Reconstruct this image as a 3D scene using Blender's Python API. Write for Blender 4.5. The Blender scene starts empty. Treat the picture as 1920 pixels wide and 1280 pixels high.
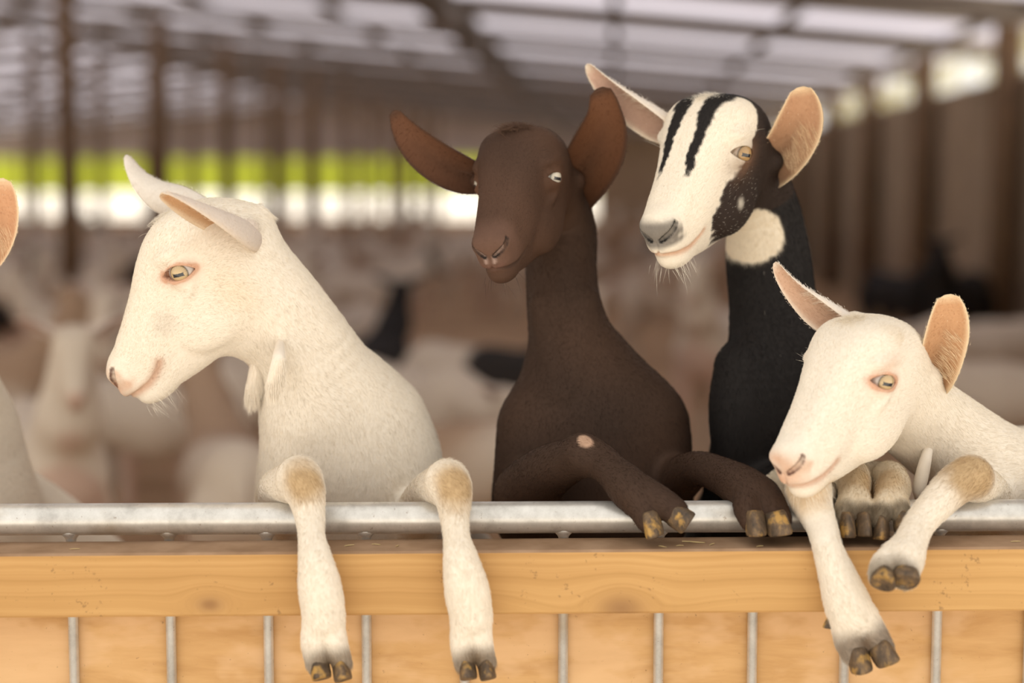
import bpy, math
import numpy as np
from mathutils import Vector, Matrix

# ------------------------------------------------------------------ camera, sky, sun, exposure
scene = bpy.context.scene
COL = scene.collection
PITCH = math.radians(5.5)
FPX = 3200.0
CAM = np.array([0.0, -2.24, 1.55])
FWD = np.array([0, math.cos(PITCH), -math.sin(PITCH)])
UPV = np.array([0, math.sin(PITCH), math.cos(PITCH)])
cd = bpy.data.cameras.new('camera')
cd.sensor_width = 36.0
cd.lens = 60.0
cd.clip_end = 800
cd.dof.use_dof = True
cd.dof.focus_distance = 2.30
cd.dof.aperture_fstop = 1.5
cam = bpy.data.objects.new('camera', cd)
cam.location = CAM
cam.rotation_euler = (math.pi/2 - PITCH, 0, 0)
COL.objects.link(cam)
scene.camera = cam

world = bpy.data.worlds.new('sky')
scene.world = world
world.use_nodes = True
bg = world.node_tree.nodes['Background']
bg.inputs['Color'].default_value = (1.0, 0.96, 0.90, 1)
bg.inputs['Strength'].default_value = 1.25

sd = bpy.data.lights.new('sun', 'SUN')
sd.energy = 7.5
sd.angle = math.radians(1.0)
sd.color = (1.0, 0.93, 0.82)
sun = bpy.data.objects.new('sun', sd)
sun.rotation_euler = (math.radians(-25), math.radians(-12), 0)
COL.objects.link(sun)

vs = scene.view_settings
vs.view_transform = 'Standard'
vs.look = 'None'
vs.exposure = 0.08
vs.gamma = 1.0
vs.use_curve_mapping = False

RNG = np.random.default_rng(7)

def at(px, py, Y):
    d = FWD + (px-960)/FPX*np.array([1., 0, 0]) - (py-640)/FPX*UPV
    return CAM + d*((Y-CAM[1])/d[1])
def mpp(Y):                    # metres per picture pixel at that distance
    return (Y-CAM[1])/FPX*1.005

# ------------------------------------------------------------------ small helpers
def tag(o, label=None, cat=None, group=None, kind=None):
    if label: o['label'] = label
    if cat: o['category'] = cat
    if group: o['group'] = group
    if kind: o['kind'] = kind
    return o
def mesh_obj(name, V, F, mat, parent=None, smooth=True, cols=None):
    me = bpy.data.meshes.new(name)
    V = np.asarray(V, np.float32)
    if isinstance(F, np.ndarray) and F.ndim == 2:
        n, k = F.shape
        me.vertices.add(len(V)); me.vertices.foreach_set('co', V.ravel())
        me.loops.add(n*k); me.loops.foreach_set('vertex_index', F.astype(np.int32).ravel())
        me.polygons.add(n)
        me.polygons.foreach_set('loop_start', np.arange(0, n*k, k, dtype=np.int32))
        me.update(calc_edges=True); me.validate()
    else:
        me.from_pydata([tuple(map(float, v)) for v in V], [], [tuple(map(int, f)) for f in F]); me.update()
    if smooth: me.polygons.foreach_set('use_smooth', np.ones(len(me.polygons), bool))
    if cols is not None:
        a = me.color_attributes.new('col', 'FLOAT_COLOR', 'POINT')
        c4 = np.ones((len(V), 4), np.float32); c4[:, :3] = cols
        a.data.foreach_set('color', c4.ravel())
    if mat is not None: me.materials.append(mat)
    o = bpy.data.objects.new(name, me)
    COL.objects.link(o)
    if parent is not None: o.parent = parent
    return o
class MB:
    def __init__(s): s.v = []; s.f = []
    def add(s, V, F):
        b = len(s.v); s.v += [tuple(map(float, p)) for p in V]; s.f += [tuple(i+b for i in f) for f in F]
    def box(s, lo, hi, bev=0.0, M=None):
        lo = np.array(lo, float); hi = np.array(hi, float); c = (lo+hi)/2; h = (hi-lo)/2
        bev = min(bev, h.min()*.9)
        if bev <= 0:
            V = [c+h*np.array(q) for q in [(-1,-1,-1),(1,-1,-1),(1,1,-1),(-1,1,-1),(-1,-1,1),(1,-1,1),(1,1,1),(-1,1,1)]]
            F = [(3,2,1,0),(4,5,6,7),(0,1,5,4),(1,2,6,5),(2,3,7,6),(3,0,4,7)]
        else:
            V = []; idx = {}
            for sx in (-1,1):
                for sy in (-1,1):
                    for sz in (-1,1):
                        for a in range(3):
                            p = h - bev; p = p*np.array([sx,sy,sz]); p[a] += bev*(sx,sy,sz)[a]
                            idx[sx,sy,sz,a] = len(V); V.append(c+p)
            F = []
            for a in range(3):
                b, d = (a+1) % 3, (a+2) % 3
                for s_ in (-1,1):
                    q = []
                    for tb, td in ((-1,-1),(1,-1),(1,1),(-1,1)):
                        k = [0,0,0]; k[a] = s_; k[b] = tb; k[d] = td; q.append(idx[k[0],k[1],k[2],a])
                    F.append(tuple(q if s_ > 0 else q[::-1]))
                for tb in (-1,1):
                    for td in (-1,1):
                        k0 = [0,0,0]; k1 = [0,0,0]
                        k0[a] = -1; k1[a] = 1
                        for k in (k0, k1): k[b] = tb; k[d] = td
                        q = [idx[(*k0, b)], idx[(*k1, b)], idx[(*k1, d)], idx[(*k0, d)]]
                        F.append(tuple(q if tb*td > 0 else q[::-1]))
            for sx in (-1,1):
                for sy in (-1,1):
                    for sz in (-1,1):
                        q = [idx[sx,sy,sz,a] for a in range(3)]
                        F.append(tuple(q if sx*sy*sz > 0 else q[::-1]))
        if M is not None: V = [np.array(M @ Vector(p)) for p in V]
        s.add(V, F); return s
    def tube(s, pts, rad, n=16, cap=True):
        pts = [np.array(p, float) for p in pts]
        if np.isscalar(rad): rad = [rad]*len(pts)
        V = []; F = []
        u = None
        for i, p in enumerate(pts):
            t = pts[min(i+1, len(pts)-1)]-pts[max(i-1, 0)]; t = t/np.linalg.norm(t)
            if u is None:
                r = np.array([0,0,1.]) if abs(t[2]) < .9 else np.array([0,1.,0])
                u = np.cross(t, r)
            u = u-t*np.dot(u, t); u /= np.linalg.norm(u); w = np.cross(t, u)
            for k in range(n):
                a = 2*math.pi*k/n; V.append(p+rad[i]*(math.cos(a)*u+math.sin(a)*w))
        m = len(pts)
        for i in range(m-1):
            for k in range(n):
                k2 = (k+1) % n; F.append((i*n+k, i*n+k2, (i+1)*n+k2, (i+1)*n+k))
        if cap: F.append(tuple(range(n))[::-1]); F.append(tuple((m-1)*n+k for k in range(n)))
        s.add(V, F); return s
    def build(s, name, mat, parent=None, smooth=False):
        return mesh_obj(name, np.array(s.v), s.f, mat, parent, smooth)
def empty(name, loc=(0,0,0), rz=0):
    o = bpy.data.objects.new(name, None); o.location = loc; o.rotation_euler = (0,0,rz); COL.objects.link(o); return o

# ------------------------------------------------------------------ materials
class NT:
    def __init__(s, name):
        s.m = bpy.data.materials.new(name); s.m.use_nodes = True; s.t = s.m.node_tree
        s.b = s.t.nodes['Principled BSDF']; s.out = s.t.nodes['Material Output']
    def n(s, typ, **kw):
        x = s.t.nodes.new(typ)
        for k, v in kw.items():
            if k.startswith('i_'):
                key = k[2:]
                x.inputs[int(key) if key.isdigit() else key.replace('_', ' ')].default_value = v
            else: setattr(x, k, v)
        return x
    def l(s, a, b): s.t.links.new(a, b)
    def ramp(s, fac, stops):
        r = s.n('ShaderNodeValToRGB'); e = r.color_ramp.elements
        while len(e) < len(stops): e.new(.5)
        for k, (p, c) in zip(e, stops): k.position = p; k.color = (*c, 1)
        s.l(fac, r.inputs['Fac']); return r.outputs['Color']
    def coord(s, scale=(1,1,1), kind='Object', loc=(0,0,0)):
        c = s.n('ShaderNodeTexCoord'); m = s.n('ShaderNodeMapping')
        m.inputs['Scale'].default_value = scale; m.inputs['Location'].default_value = loc
        s.l(c.outputs[kind], m.inputs['Vector']); return m.outputs['Vector']
    def noise(s, vec, scale, detail=4, rough=.55, dist=0):
        x = s.n('ShaderNodeTexNoise'); x.inputs['Scale'].default_value = scale; x.inputs['Detail'].default_value = detail
        x.inputs['Roughness'].default_value = rough; x.inputs['Distortion'].default_value = dist
        s.l(vec, x.inputs['Vector']); return x.outputs['Fac']
    def bump(s, h, strength=.3, dist=.002):
        x = s.n('ShaderNodeBump'); x.inputs['Strength'].default_value = strength; x.inputs['Distance'].default_value = dist
        s.l(h, x.inputs['Height']); s.l(x.outputs['Normal'], s.b.inputs['Normal'])
    def mix(s, fac, a, b, blend='MIX'):
        x = s.n('ShaderNodeMix', data_type='RGBA', blend_type=blend)
        for sock, v in ((x.inputs[0], fac), (x.inputs[6], a), (x.inputs[7], b)):
            if hasattr(v, 'is_output'): s.l(v, sock)
            elif isinstance(v, tuple): sock.default_value = (*v, 1)
            else: sock.default_value = v
        return x.outputs[2]
    def set(s, **kw):
        for k, v in kw.items(): s.b.inputs[k.replace('_', ' ')].default_value = v
        return s
def simple(name, c, rough=.7, var=.15, scale=30, metal=0.0, bump=0.0):
    m = NT(name); v = m.coord()
    f = m.noise(v, scale, 5)
    c = np.array(c)
    m.l(m.ramp(f, [(.3, tuple(c*(1-var))), (.7, tuple(np.minimum(c*(1+var), 1)))]), m.b.inputs['Base Color'])
    m.set(Roughness=rough, Metallic=metal)
    if bump: m.bump(f, bump, .004)
    return m.m
def coat_material(name, attr='col', rough=.75, noise_amt=.10, geo=False):
    m = NT(name)
    a = m.n('ShaderNodeAttribute', attribute_name=attr)
    c = a.outputs['Color']
    if not geo:
        f = m.noise(m.coord((1,1,1)), 260, 3, .7)
        c = m.mix(noise_amt*2, c, m.ramp(f, [(.3, (.55,.5,.45)), (.7, (1.0,1.0,1.0))]), 'MULTIPLY')
        m.bump(f, .25, .001)
    m.l(c, m.b.inputs['Base Color'])
    m.set(Roughness=rough)
    m.b.inputs['Specular IOR Level'].default_value = .25
    return m.m
M_COAT = coat_material('goat_coat')
M_HAIR = coat_material('goat_hair', 'hcol', .6, geo=True)
M_HERD = coat_material('herd_coat', noise_amt=.05)

def mat_hoof():
    m = NT('hoof_horn'); v = m.coord((1,1,.5))
    f = m.noise(v, 90, 6, .65); g = m.noise(m.coord((1,1,1), loc=(3,1,2)), 45, 4)
    c = m.ramp(f, [(.3, (.030,.020,.013)), (.55, (.12,.075,.04)), (.75, (.30,.18,.07))])
    c = m.mix(m.ramp(g, [(.55,(0,0,0)), (.66,(1,1,1))]), c, (.42,.24,.06))
    m.l(c, m.b.inputs['Base Color']); m.set(Roughness=.6); m.bump(f, .7, .002); return m.m
M_HOOF = mat_hoof()
def mat_eye():
    m = NT('goat_eye')
    a = m.n('ShaderNodeAttribute', attribute_name='col')
    m.l(a.outputs['Color'], m.b.inputs['Base Color'])
    m.set(Roughness=.08); m.b.inputs['Coat Weight'].default_value = .6; m.b.inputs['Coat Roughness'].default_value = .03
    return m.m
M_EYE = mat_eye()
def mat_steel():
    m = NT('galvanised_steel'); v = m.coord((1,1,1))
    f = m.noise(v, 22, 8, .7); g = m.noise(m.coord((.6,1,1)), 9, 4); h = m.noise(v, 120, 5, .7)
    c = m.ramp(f, [(.3,(.46,.44,.41)), (.5,(.64,.62,.58)), (.72,(.80,.78,.74))])
    c = m.mix(m.ramp(g, [(.58,(0,0,0)), (.72,(.55,.55,.55))]), c, (.46,.36,.24))
    c = m.mix(m.ramp(h, [(.64,(0,0,0)), (.70,(.6,.6,.6))]), c, (.24,.16,.10))
    m.l(c, m.b.inputs['Base Color'])
    m.l(m.ramp(f, [(.3,(.42,.42,.42)), (.7,(.30,.30,.30))]), m.b.inputs['Roughness'])
    m.set(Metallic=.6); m.bump(f, .2, .001); return m.m
M_STEEL = mat_steel()
def mat_pine(knots):
    m = NT('pine_timber'); v = m.coord()
    sx = m.n('ShaderNodeSeparateXYZ'); m.l(v, sx.inputs[0])
    def math_(op, a, b=None):
        x = m.n('ShaderNodeMath', operation=op)
        for i, q in enumerate((a, b)):
            if q is None: continue
            if hasattr(q, 'is_output'): m.l(q, x.inputs[i])
            else: x.inputs[i].default_value = q
        return x.outputs[0]
    g = sx.outputs['Z']; kn = None
    for kx, kz, r in knots:
        dx = math_('MULTIPLY', math_('SUBTRACT', sx.outputs['X'], kx), .62)
        dz = math_('SUBTRACT', sx.outputs['Z'], kz)
        d = math_('SQRT', math_('ADD', math_('MULTIPLY', dx, dx), math_('MULTIPLY', dz, dz)))
        fall = math_('EXPONENT', math_('MULTIPLY', math_('MULTIPLY', d, d), -1/(2*(r*1.5)**2)))
        g = math_('ADD', math_('MULTIPLY', g, math_('SUBTRACT', 1.0, fall)), math_('MULTIPLY', math_('MULTIPLY', d, fall), .9))
        core = math_('EXPONENT', math_('MULTIPLY', math_('MULTIPLY', d, d), -1/(2*(r*.5)**2)))
        fall2 = math_('EXPONENT', math_('MULTIPLY', math_('MULTIPLY', d, d), -1/(2*(r*.75)**2)))
        ring = math_('MULTIPLY', math_('MULTIPLY', math_('ADD', math_('SINE', math_('MULTIPLY', math_('ADD', d, math_('MULTIPLY', m.noise(v, 60, 2), .004)), 6.2832/(r*.42))), .1), fall2), .45)
        core = math_('MAXIMUM', core, ring)
        kn = core if kn is None else math_('MAXIMUM', kn, core)
    wob = m.noise(m.coord((1.3,1,4)), 3.2, 3, .5)
    g = math_('ADD', g, math_('MULTIPLY', wob, .022))
    wv = m.n('ShaderNodeTexNoise', noise_dimensions='1D'); m.l(math_('MULTIPLY', g, 95), wv.inputs['W'])
    wv.inputs['Scale'].default_value = 1.0; wv.inputs['Detail'].default_value = 3
    big = m.noise(m.coord((1,1,3)), 2.3, 3)
    c = m.ramp(wv.outputs['Fac'], [(.30,(.50,.285,.105)), (.5,(.56,.325,.125)), (.68,(.60,.36,.145))])
    c = m.mix(.35, c, m.ramp(big, [(.35,(.62,.52,.42)), (.65,(1,1,1))]), 'MULTIPLY')
    if kn is not None: c = m.mix(math_('MULTIPLY', kn, .8), c, (.26,.13,.055))
    sp = m.noise(m.coord((1,1,1)), 170, 2, .6); sp2 = m.noise(m.coord((1,1,1)), 16, 3)
    c = m.mix(m.ramp(math_('MULTIPLY', sp, sp2), [(.39,(0,0,0)), (.45,(.5,.5,.5))]), c, (.20,.11,.05))
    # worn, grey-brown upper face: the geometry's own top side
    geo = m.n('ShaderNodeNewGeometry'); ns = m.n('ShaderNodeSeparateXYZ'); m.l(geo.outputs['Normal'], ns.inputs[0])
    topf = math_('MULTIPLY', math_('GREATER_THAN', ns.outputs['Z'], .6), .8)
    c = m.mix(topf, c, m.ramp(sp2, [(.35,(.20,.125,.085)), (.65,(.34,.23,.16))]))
    m.l(c, m.b.inputs['Base Color']); m.set(Roughness=.72); m.b.inputs['Specular IOR Level'].default_value = .2
    m.bump(wv.outputs['Fac'], .12, .001); return m.m
def mat_ply():
    m = NT('plywood'); v = m.coord((.55,1,3.2))
    f = m.noise(v, 9, 6, .62, .4); big = m.noise(m.coord((1,1,1.8), loc=(2.3,0,.7)), 5.2, 4, .6)
    sp = m.noise(m.coord(), 120, 3, .7)
    c = m.ramp(f, [(.3,(.50,.275,.105)), (.52,(.62,.37,.16)), (.7,(.69,.43,.20))])
    c = m.mix(m.ramp(big, [(.47,(0,0,0)), (.56,(.55,.55,.55))]), c, (.76,.50,.28))
    c = m.mix(m.ramp(sp, [(.66,(0,0,0)), (.74,(.6,.6,.6))]), c, (.25,.14,.06))
    m.l(c, m.b.inputs['Base Color']); m.set(Roughness=.75); m.b.inputs['Specular IOR Level'].default_value = .2
    m.bump(f, .15, .001); return m.m

# ------------------------------------------------------------------ implicit surfaces
def sstep(a, b, x): t = np.clip((x-a)/(b-a), 0, 1); return t*t*(3-2*t)
def cub(xs, ys):
    xs = np.array(xs, float); ys = np.array(ys, float)
    m = np.gradient(ys, xs)
    big = np.linspace(xs[0], xs[-1], 2049) if len(xs) > 11 else None
    tab = None
    def f(x):
        nonlocal tab
        if big is not None and np.size(x) > 5000:            # table look-up for large arrays
            if tab is None: tab = f(big).astype(np.float32)
            i = ((np.clip(x, xs[0], xs[-1])-xs[0])*(2048/(xs[-1]-xs[0]))).astype(np.int32); return tab[i]
        x = np.clip(x, xs[0], xs[-1]); i = np.clip(np.searchsorted(xs, x)-1, 0, len(xs)-2)
        h = xs[i+1]-xs[i]; t = (x-xs[i])/h; t2 = t*t; t3 = t2*t
        return (2*t3-3*t2+1)*ys[i]+(t3-2*t2+t)*h*m[i]+(-2*t3+3*t2)*ys[i+1]+(t3-t2)*h*m[i+1]
    return f
class Prim:
    def __init__(s, f, lo, hi, k=.015, sub=False, flow=None, tagname=''):
        s.f = f; s.lo = np.array(lo, float); s.hi = np.array(hi, float); s.k = k; s.sub = sub; s.flow = flow; s.tag = tagname
MARG = .035
class Group:
    """parts of one limb: joined by plain union, then blended into the body with k"""
    def __init__(s, subs, k):
        s.subs = subs; s.k = k; s.sub = False; s.tag = subs[0].tag
        s.lo = np.min([q.lo for q in subs], 0); s.hi = np.max([q.hi for q in subs], 0)
FILL = .09
def seg(a, ra, b, rb, ay=1.0, k=.02, tagname='', ax=None, marg=None):
    """rounded cone; ay flattens it along world Y (or along the axis ax)"""
    a = np.array(a, float); b = np.array(b, float)
    ax = np.array([0,1.,0]) if ax is None else np.array(ax, float)/np.linalg.norm(ax)
    q = 1/ay-1
    ab = b-a; ab2 = ab+ax*np.dot(ab, ax)*q; a_, c_, ax_ = [list(map(float, z)) for z in (a, ab2, ax)]
    L2 = max(np.dot(ab2, ab2), 1e-9)
    L2 = float(L2)
    def f(x, y, z):
        dx, dy, dz = x-a_[0], y-a_[1], z-a_[2]
        if q:
            c = (dx*ax_[0]+dy*ax_[1]+dz*ax_[2])*q
            if ax_[0]: dx = dx+c*ax_[0]
            dy = dy+c*ax_[1]
            if ax_[2]: dz = dz+c*ax_[2]
        t = np.clip((dx*(c_[0]/L2)+dy*(c_[1]/L2))+dz*(c_[2]/L2), 0, 1)
        e = dx-t*c_[0]; s = e*e; e = dy-t*c_[1]; s += e*e; e = dz-t*c_[2]; s += e*e
        np.sqrt(s, out=s); t *= float(rb-ra); s -= t; s -= float(ra)
        if ay < 1: s *= float(ay)
        return s
    r = max(ra, rb)*max(1, ay)+(MARG if marg is None else marg)
    n = np.linalg.norm(ab)
    return Prim(f, np.minimum(a, b)-r, np.maximum(a, b)+r, k, flow=ab/n if n > 1e-6 else None, tagname=tagname)
class Frame:
    """local head frame: u forwards (nose), w sideways, v up; lengths in units of s metres"""
    def __init__(s, o, yaw, pitch, roll, sc):
        y, p, r = map(math.radians, (yaw, pitch, roll))
        F = np.array([-math.sin(y)*math.cos(p), -math.cos(y)*math.cos(p), -math.sin(p)])
        V = np.array([0,0,1.]); V = V-F*np.dot(V, F); V /= np.linalg.norm(V)
        W = np.cross(F, V)
        s.V = V*math.cos(r)+W*math.sin(r); s.W = np.cross(F, s.V); s.F = F; s.o = np.array(o, float); s.s = float(sc)
        s.r = [[float(q)/s.s for q in z] for z in (s.F, s.W, s.V)]; s.c = [float(q) for q in s.o]
    def loc(s, x, y, z):
        x, y, z = x-s.c[0], y-s.c[1], z-s.c[2]
        return tuple((x*r[0]+y*r[1])+z*r[2] for r in s.r)
    def pt(s, u, w, v): return s.o+s.s*(u*s.F+w*s.W+v*s.V)
    def dir(s, u, w, v): d = u*s.F+w*s.W+v*s.V; return d/np.linalg.norm(d)
    def box(s, lo, hi):
        P = np.array([s.pt(a, b, c) for a in (lo[0], hi[0]) for b in (lo[1], hi[1]) for c in (lo[2], hi[2])])
        return P.min(0)-.012, P.max(0)+.012
def ell(fr, c, r, k=10, sub=False, rot=None, tagname='', flow=None):
    """ellipsoid in a local frame (units of the frame); rot = in-plane (u,v) angle in degrees"""
    ca, sa = (math.cos(math.radians(rot)), math.sin(math.radians(rot))) if rot else (1, 0)
    def f(x, y, z):
        u, w, v = fr.loc(x, y, z)
        du, dv = u-c[0], v-c[2]
        a = (du*ca+dv*sa)/r[0]; b = (w-c[1])/r[1]; d = (-du*sa+dv*ca)/r[2]
        k0 = np.sqrt(a*a+b*b+d*d)+1e-9
        k1 = np.sqrt((a/r[0])**2+(b/r[1])**2+(d/r[2])**2)+1e-9
        return k0*(k0-1)/k1*fr.s
    R = max(r)+25
    lo, hi = fr.box((c[0]-R, c[1]-R, c[2]-R), (c[0]+R, c[1]+R, c[2]+R))
    return Prim(f, lo, hi, k*fr.s, sub, flow, tagname)
def capl(fr, a, b, ra, rb, k=3, sub=True):
    p = seg(fr.pt(*a), ra*fr.s, fr.pt(*b), rb*fr.s, k=k*fr.s); p.sub = sub; p.flow = None; return p

TOP = cub([-175,-150,-120,-85,-45,0,45,100,150,200,228,244,254], [-30,16,56,82,98,97,82,55,34,14,-2,-18,-46])
BOT = cub([-175,-140,-100,-50,0,50,105,150,185,215,235,248,254], [-60,-85,-110,-134,-149,-152,-141,-128,-115,-96,-80,-62,-52])
WID = cub([-175,-150,-110,-70,-30,0,40,90,140,185,215,236,254], [18,48,70,84,85,79,68,57,49,44,39,29,8])
EYE = (2, 68, 4)
ER = 25.5
def head_prims(fr, wid=1.0, deep=1.0, muzz=1.0, lid=13.5, lensL=31.0, etilt=35):
    P = []; fr.e1 = E1 = (math.cos(math.radians(etilt)), math.sin(math.radians(etilt))); fr.e2 = E2 = (-E1[1], E1[0])
    def loft(x, y, z):
        u, w, v = fr.loc(x, y, z)
        t = TOP(u); b = BOT(u)*deep; half = np.maximum((t-b)/2, 4); mid = (t+b)/2
        s = (v-mid)/half
        W = WID(u)*wid*(1+.20*np.clip(s, -1.2, 1.2)-.16*s*np.clip(s, -1, 1)*(s > .2))
        W = np.maximum(W, 5)
        n_ = 2.5+.7*sstep(-.1, .5, s)
        g = (np.abs(s)**n_+np.abs(w/W)**n_)**(1/n_)-1
        d = g*np.minimum(half, W)*.85
        d = np.where(u > 254, np.maximum(d, u-254), d); d = np.where(u < -175, np.maximum(d, -175-u), d)
        return d*fr.s
    lo, hi = fr.box((-210,-120,-200), (285,120,145))
    P.append(Prim(loft, lo, hi, .012, flow=-fr.F, tagname='head'))
    for sg in (-1, 1):
        P.append(ell(fr, (24, sg*46, -84), (82, 28, 56), 22))                      # cheek
        P.append(ell(fr, (-16, sg*72, 32), (40, 20, 15), 15, rot=24))               # brow
        P.append(ell(fr, (12, sg*66, -24), (34, 18, 10), 14, rot=-20))                  # ridge under the eye
        P.append(ell(fr, (120, sg*30, -30), (70, 24, 34), 20, rot=-18))             # side of the muzzle
    P.append(ell(fr, (210, 0, -24), (42, 38*muzz, 36), 12))                        # nose pad
    P.append(ell(fr, (222, 0, -51), (32, 32*muzz, 23), 10))                        # upper lip
    P.append(ell(fr, (204, 0, -90), (42, 29*muzz, 26), 10, rot=14))                # chin
    for sg in (-1, 1):
        P.append(ell(fr, (226, sg*21, -15), (21, 18, 17), 8))                      # wing of the nostril
    # mouth line, nostrils and philtrum follow the surface found so far
    def hit(o, d):
        t = np.arange(0, 70, .5); o = np.array(o, float); d = np.array(d, float)/np.linalg.norm(d)
        L = o+t[:,None]*d; D = eval_pts(P, np.array([fr.pt(*q) for q in L])); k = np.flatnonzero(D > 0)
        return L[k[0] if len(k) else -1]
    mp = [hit((214,0,v), (1,w_,0)) for v, w_ in ((-62,.0), (-63,.35), (-66,.8))]+[hit((u,0,v), (.15,1,0)) for u, v in ((216,-72), (202,-75), (186,-75), (168,-71), (156,-66))]
    ns = [(hit((205,0,v), (1,w_,0)), r) for v, w_, r in ((-32,.22,2.8), (-29,.36,4.0), (-25,.56,5.0), (-19,.85,5.2), (-12,1.25,4.2), (-6,1.7,2.6))]
    fr.mouth = mp; fr.nost = ns
    for sg in (-1, 1):
        S3 = np.array([1,sg,1])
        P.append(Group([seg(fr.pt(*(a*S3)), 3.0*fr.s, fr.pt(*(b*S3)), 3.0*fr.s, marg=.02) for a, b in zip(mp[:-1], mp[1:])], 4*fr.s)); P[-1].sub = True
        P.append(Group([seg(fr.pt(*((a-[2,1,0])*S3)), ra*fr.s, fr.pt(*((b-[2,1,0])*S3)), rb*fr.s, marg=.02) for (a, ra), (b, rb) in zip(ns[:-1], ns[1:])], 4*fr.s)); P[-1].sub = True
    ph = [hit((205,0,v), (1,0,0)) for v in (-36,-44,-52,-60)]
    P.append(Group([seg(fr.pt(*a), 2.2*fr.s, fr.pt(*b), 2.2*fr.s, marg=.02) for a, b in zip(ph[:-1], ph[1:])], 4*fr.s)); P[-1].sub = True
    for sg in (-1, 1):
        c = np.array([EYE[0], sg*EYE[1], EYE[2]])
        P.append(ell(fr, c+np.array([2,0,0]), (35, 27.5, 29), 9))                                      # eyelids
        H = lid*1.15; L = lensL; R = (L*L+H*H)/(2*H); h2 = lid*.82; R2 = (L*L+h2*h2)/(2*h2)
        n = np.array([.42, sg, 0]); n /= np.linalg.norm(n); e1 = np.array([E1[0], 0, E1[1]]); e1 = e1-n*np.dot(e1, n); e1 /= np.linalg.norm(e1); e2 = np.cross(n, e1)*sg*-1
        if e2[2] < 0: e2 = -e2
        n, e1, e2 = [list(map(float, q)) for q in (n, e1, e2)]
        def lens(x, y, z, c=c, R=R, H=H, R2=R2, h2=h2, n=n, e1=e1, e2=e2):
            u, w, v = fr.loc(x, y, z); u = u-float(c[0]); w = w-float(c[1]); v = v-float(c[2])
            a = u*e1[0]+w*e1[1]+v*e1[2]-3; b = u*e2[0]+w*e2[1]+v*e2[2]
            d = np.maximum(np.hypot(a, b-(R2-h2))-R2, np.hypot(a, b+(R-H))-R)
            return np.maximum(d, -(u*n[0]+w*n[1]+v*n[2]-2))*fr.s
        lo, hi = fr.box((c[0]-50, min(c[1]+sg*-20, c[1]+sg*45), c[2]-50), (c[0]+60, max(c[1]+sg*-20, c[1]+sg*45), c[2]+50))
        P.append(Prim(lens, lo, hi, 3*fr.s, True))
    return P
def smin(a, b, k):
    h = np.clip(.5+.5*(b-a)/k, 0, 1); return b+(a-b)*h-k*h*(1-h)
def inbox(P, p):
    m = (P[:,2] >= p.lo[2]) & (P[:,2] <= p.hi[2])
    return m & (P[:,0] >= p.lo[0]) & (P[:,0] <= p.hi[0]) & (P[:,1] >= p.lo[1]) & (P[:,1] <= p.hi[1])
def eval_pts(prims, P, flow=False):
    P = P.astype(np.float32)
    D = np.full(len(P), FILL, np.float32)
    if flow: FL = np.zeros((len(P), 3), np.float32); WT = np.full(len(P), 1e-9, np.float32)
    for p in prims:
        m = inbox(P, p)
        if not m.any(): continue
        q = P[m]
        if isinstance(p, Group):
            d = np.full(len(q), FILL)
            for s in p.subs:
                mm = inbox(q, s)
                if not mm.any(): continue
                qq = q[mm]; ds = s.f(qq[:,0], qq[:,1], qq[:,2]); d[mm] = np.minimum(d[mm], ds)
                if flow and not p.sub:
                    ii = np.flatnonzero(m)[mm]; w = np.exp(-np.clip(ds, -.05, .1)/.012); FL[ii] += w[:,None]*s.flow; WT[ii] += w
            D[m] = -smin(-D[m], d, p.k) if p.sub else smin(D[m], d, p.k); continue
        d = p.f(q[:,0], q[:,1], q[:,2])
        D[m] = -smin(-D[m], d, p.k) if p.sub else smin(D[m], d, p.k)
        if flow and p.flow is not None and not p.sub:
            w = np.exp(-np.clip(d, -.05, .1)/.012); FL[m] += w[:,None]*p.flow; WT[m] += w
    return (D, FL/WT[:,None]) if flow else D
def axis_pts(lo, hi, fine, coarse, foc):
    xs = [lo]
    while xs[-1] < hi:
        x = xs[-1]; st = coarse
        for a, b in foc:
            if x < a: st = min(st, fine+(a-x)*.15)
            elif x > b: st = min(st, fine+(x-b)*.15)
            else: st = fine
        xs.append(x+max(st, fine))
    return np.array(xs)
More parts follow.
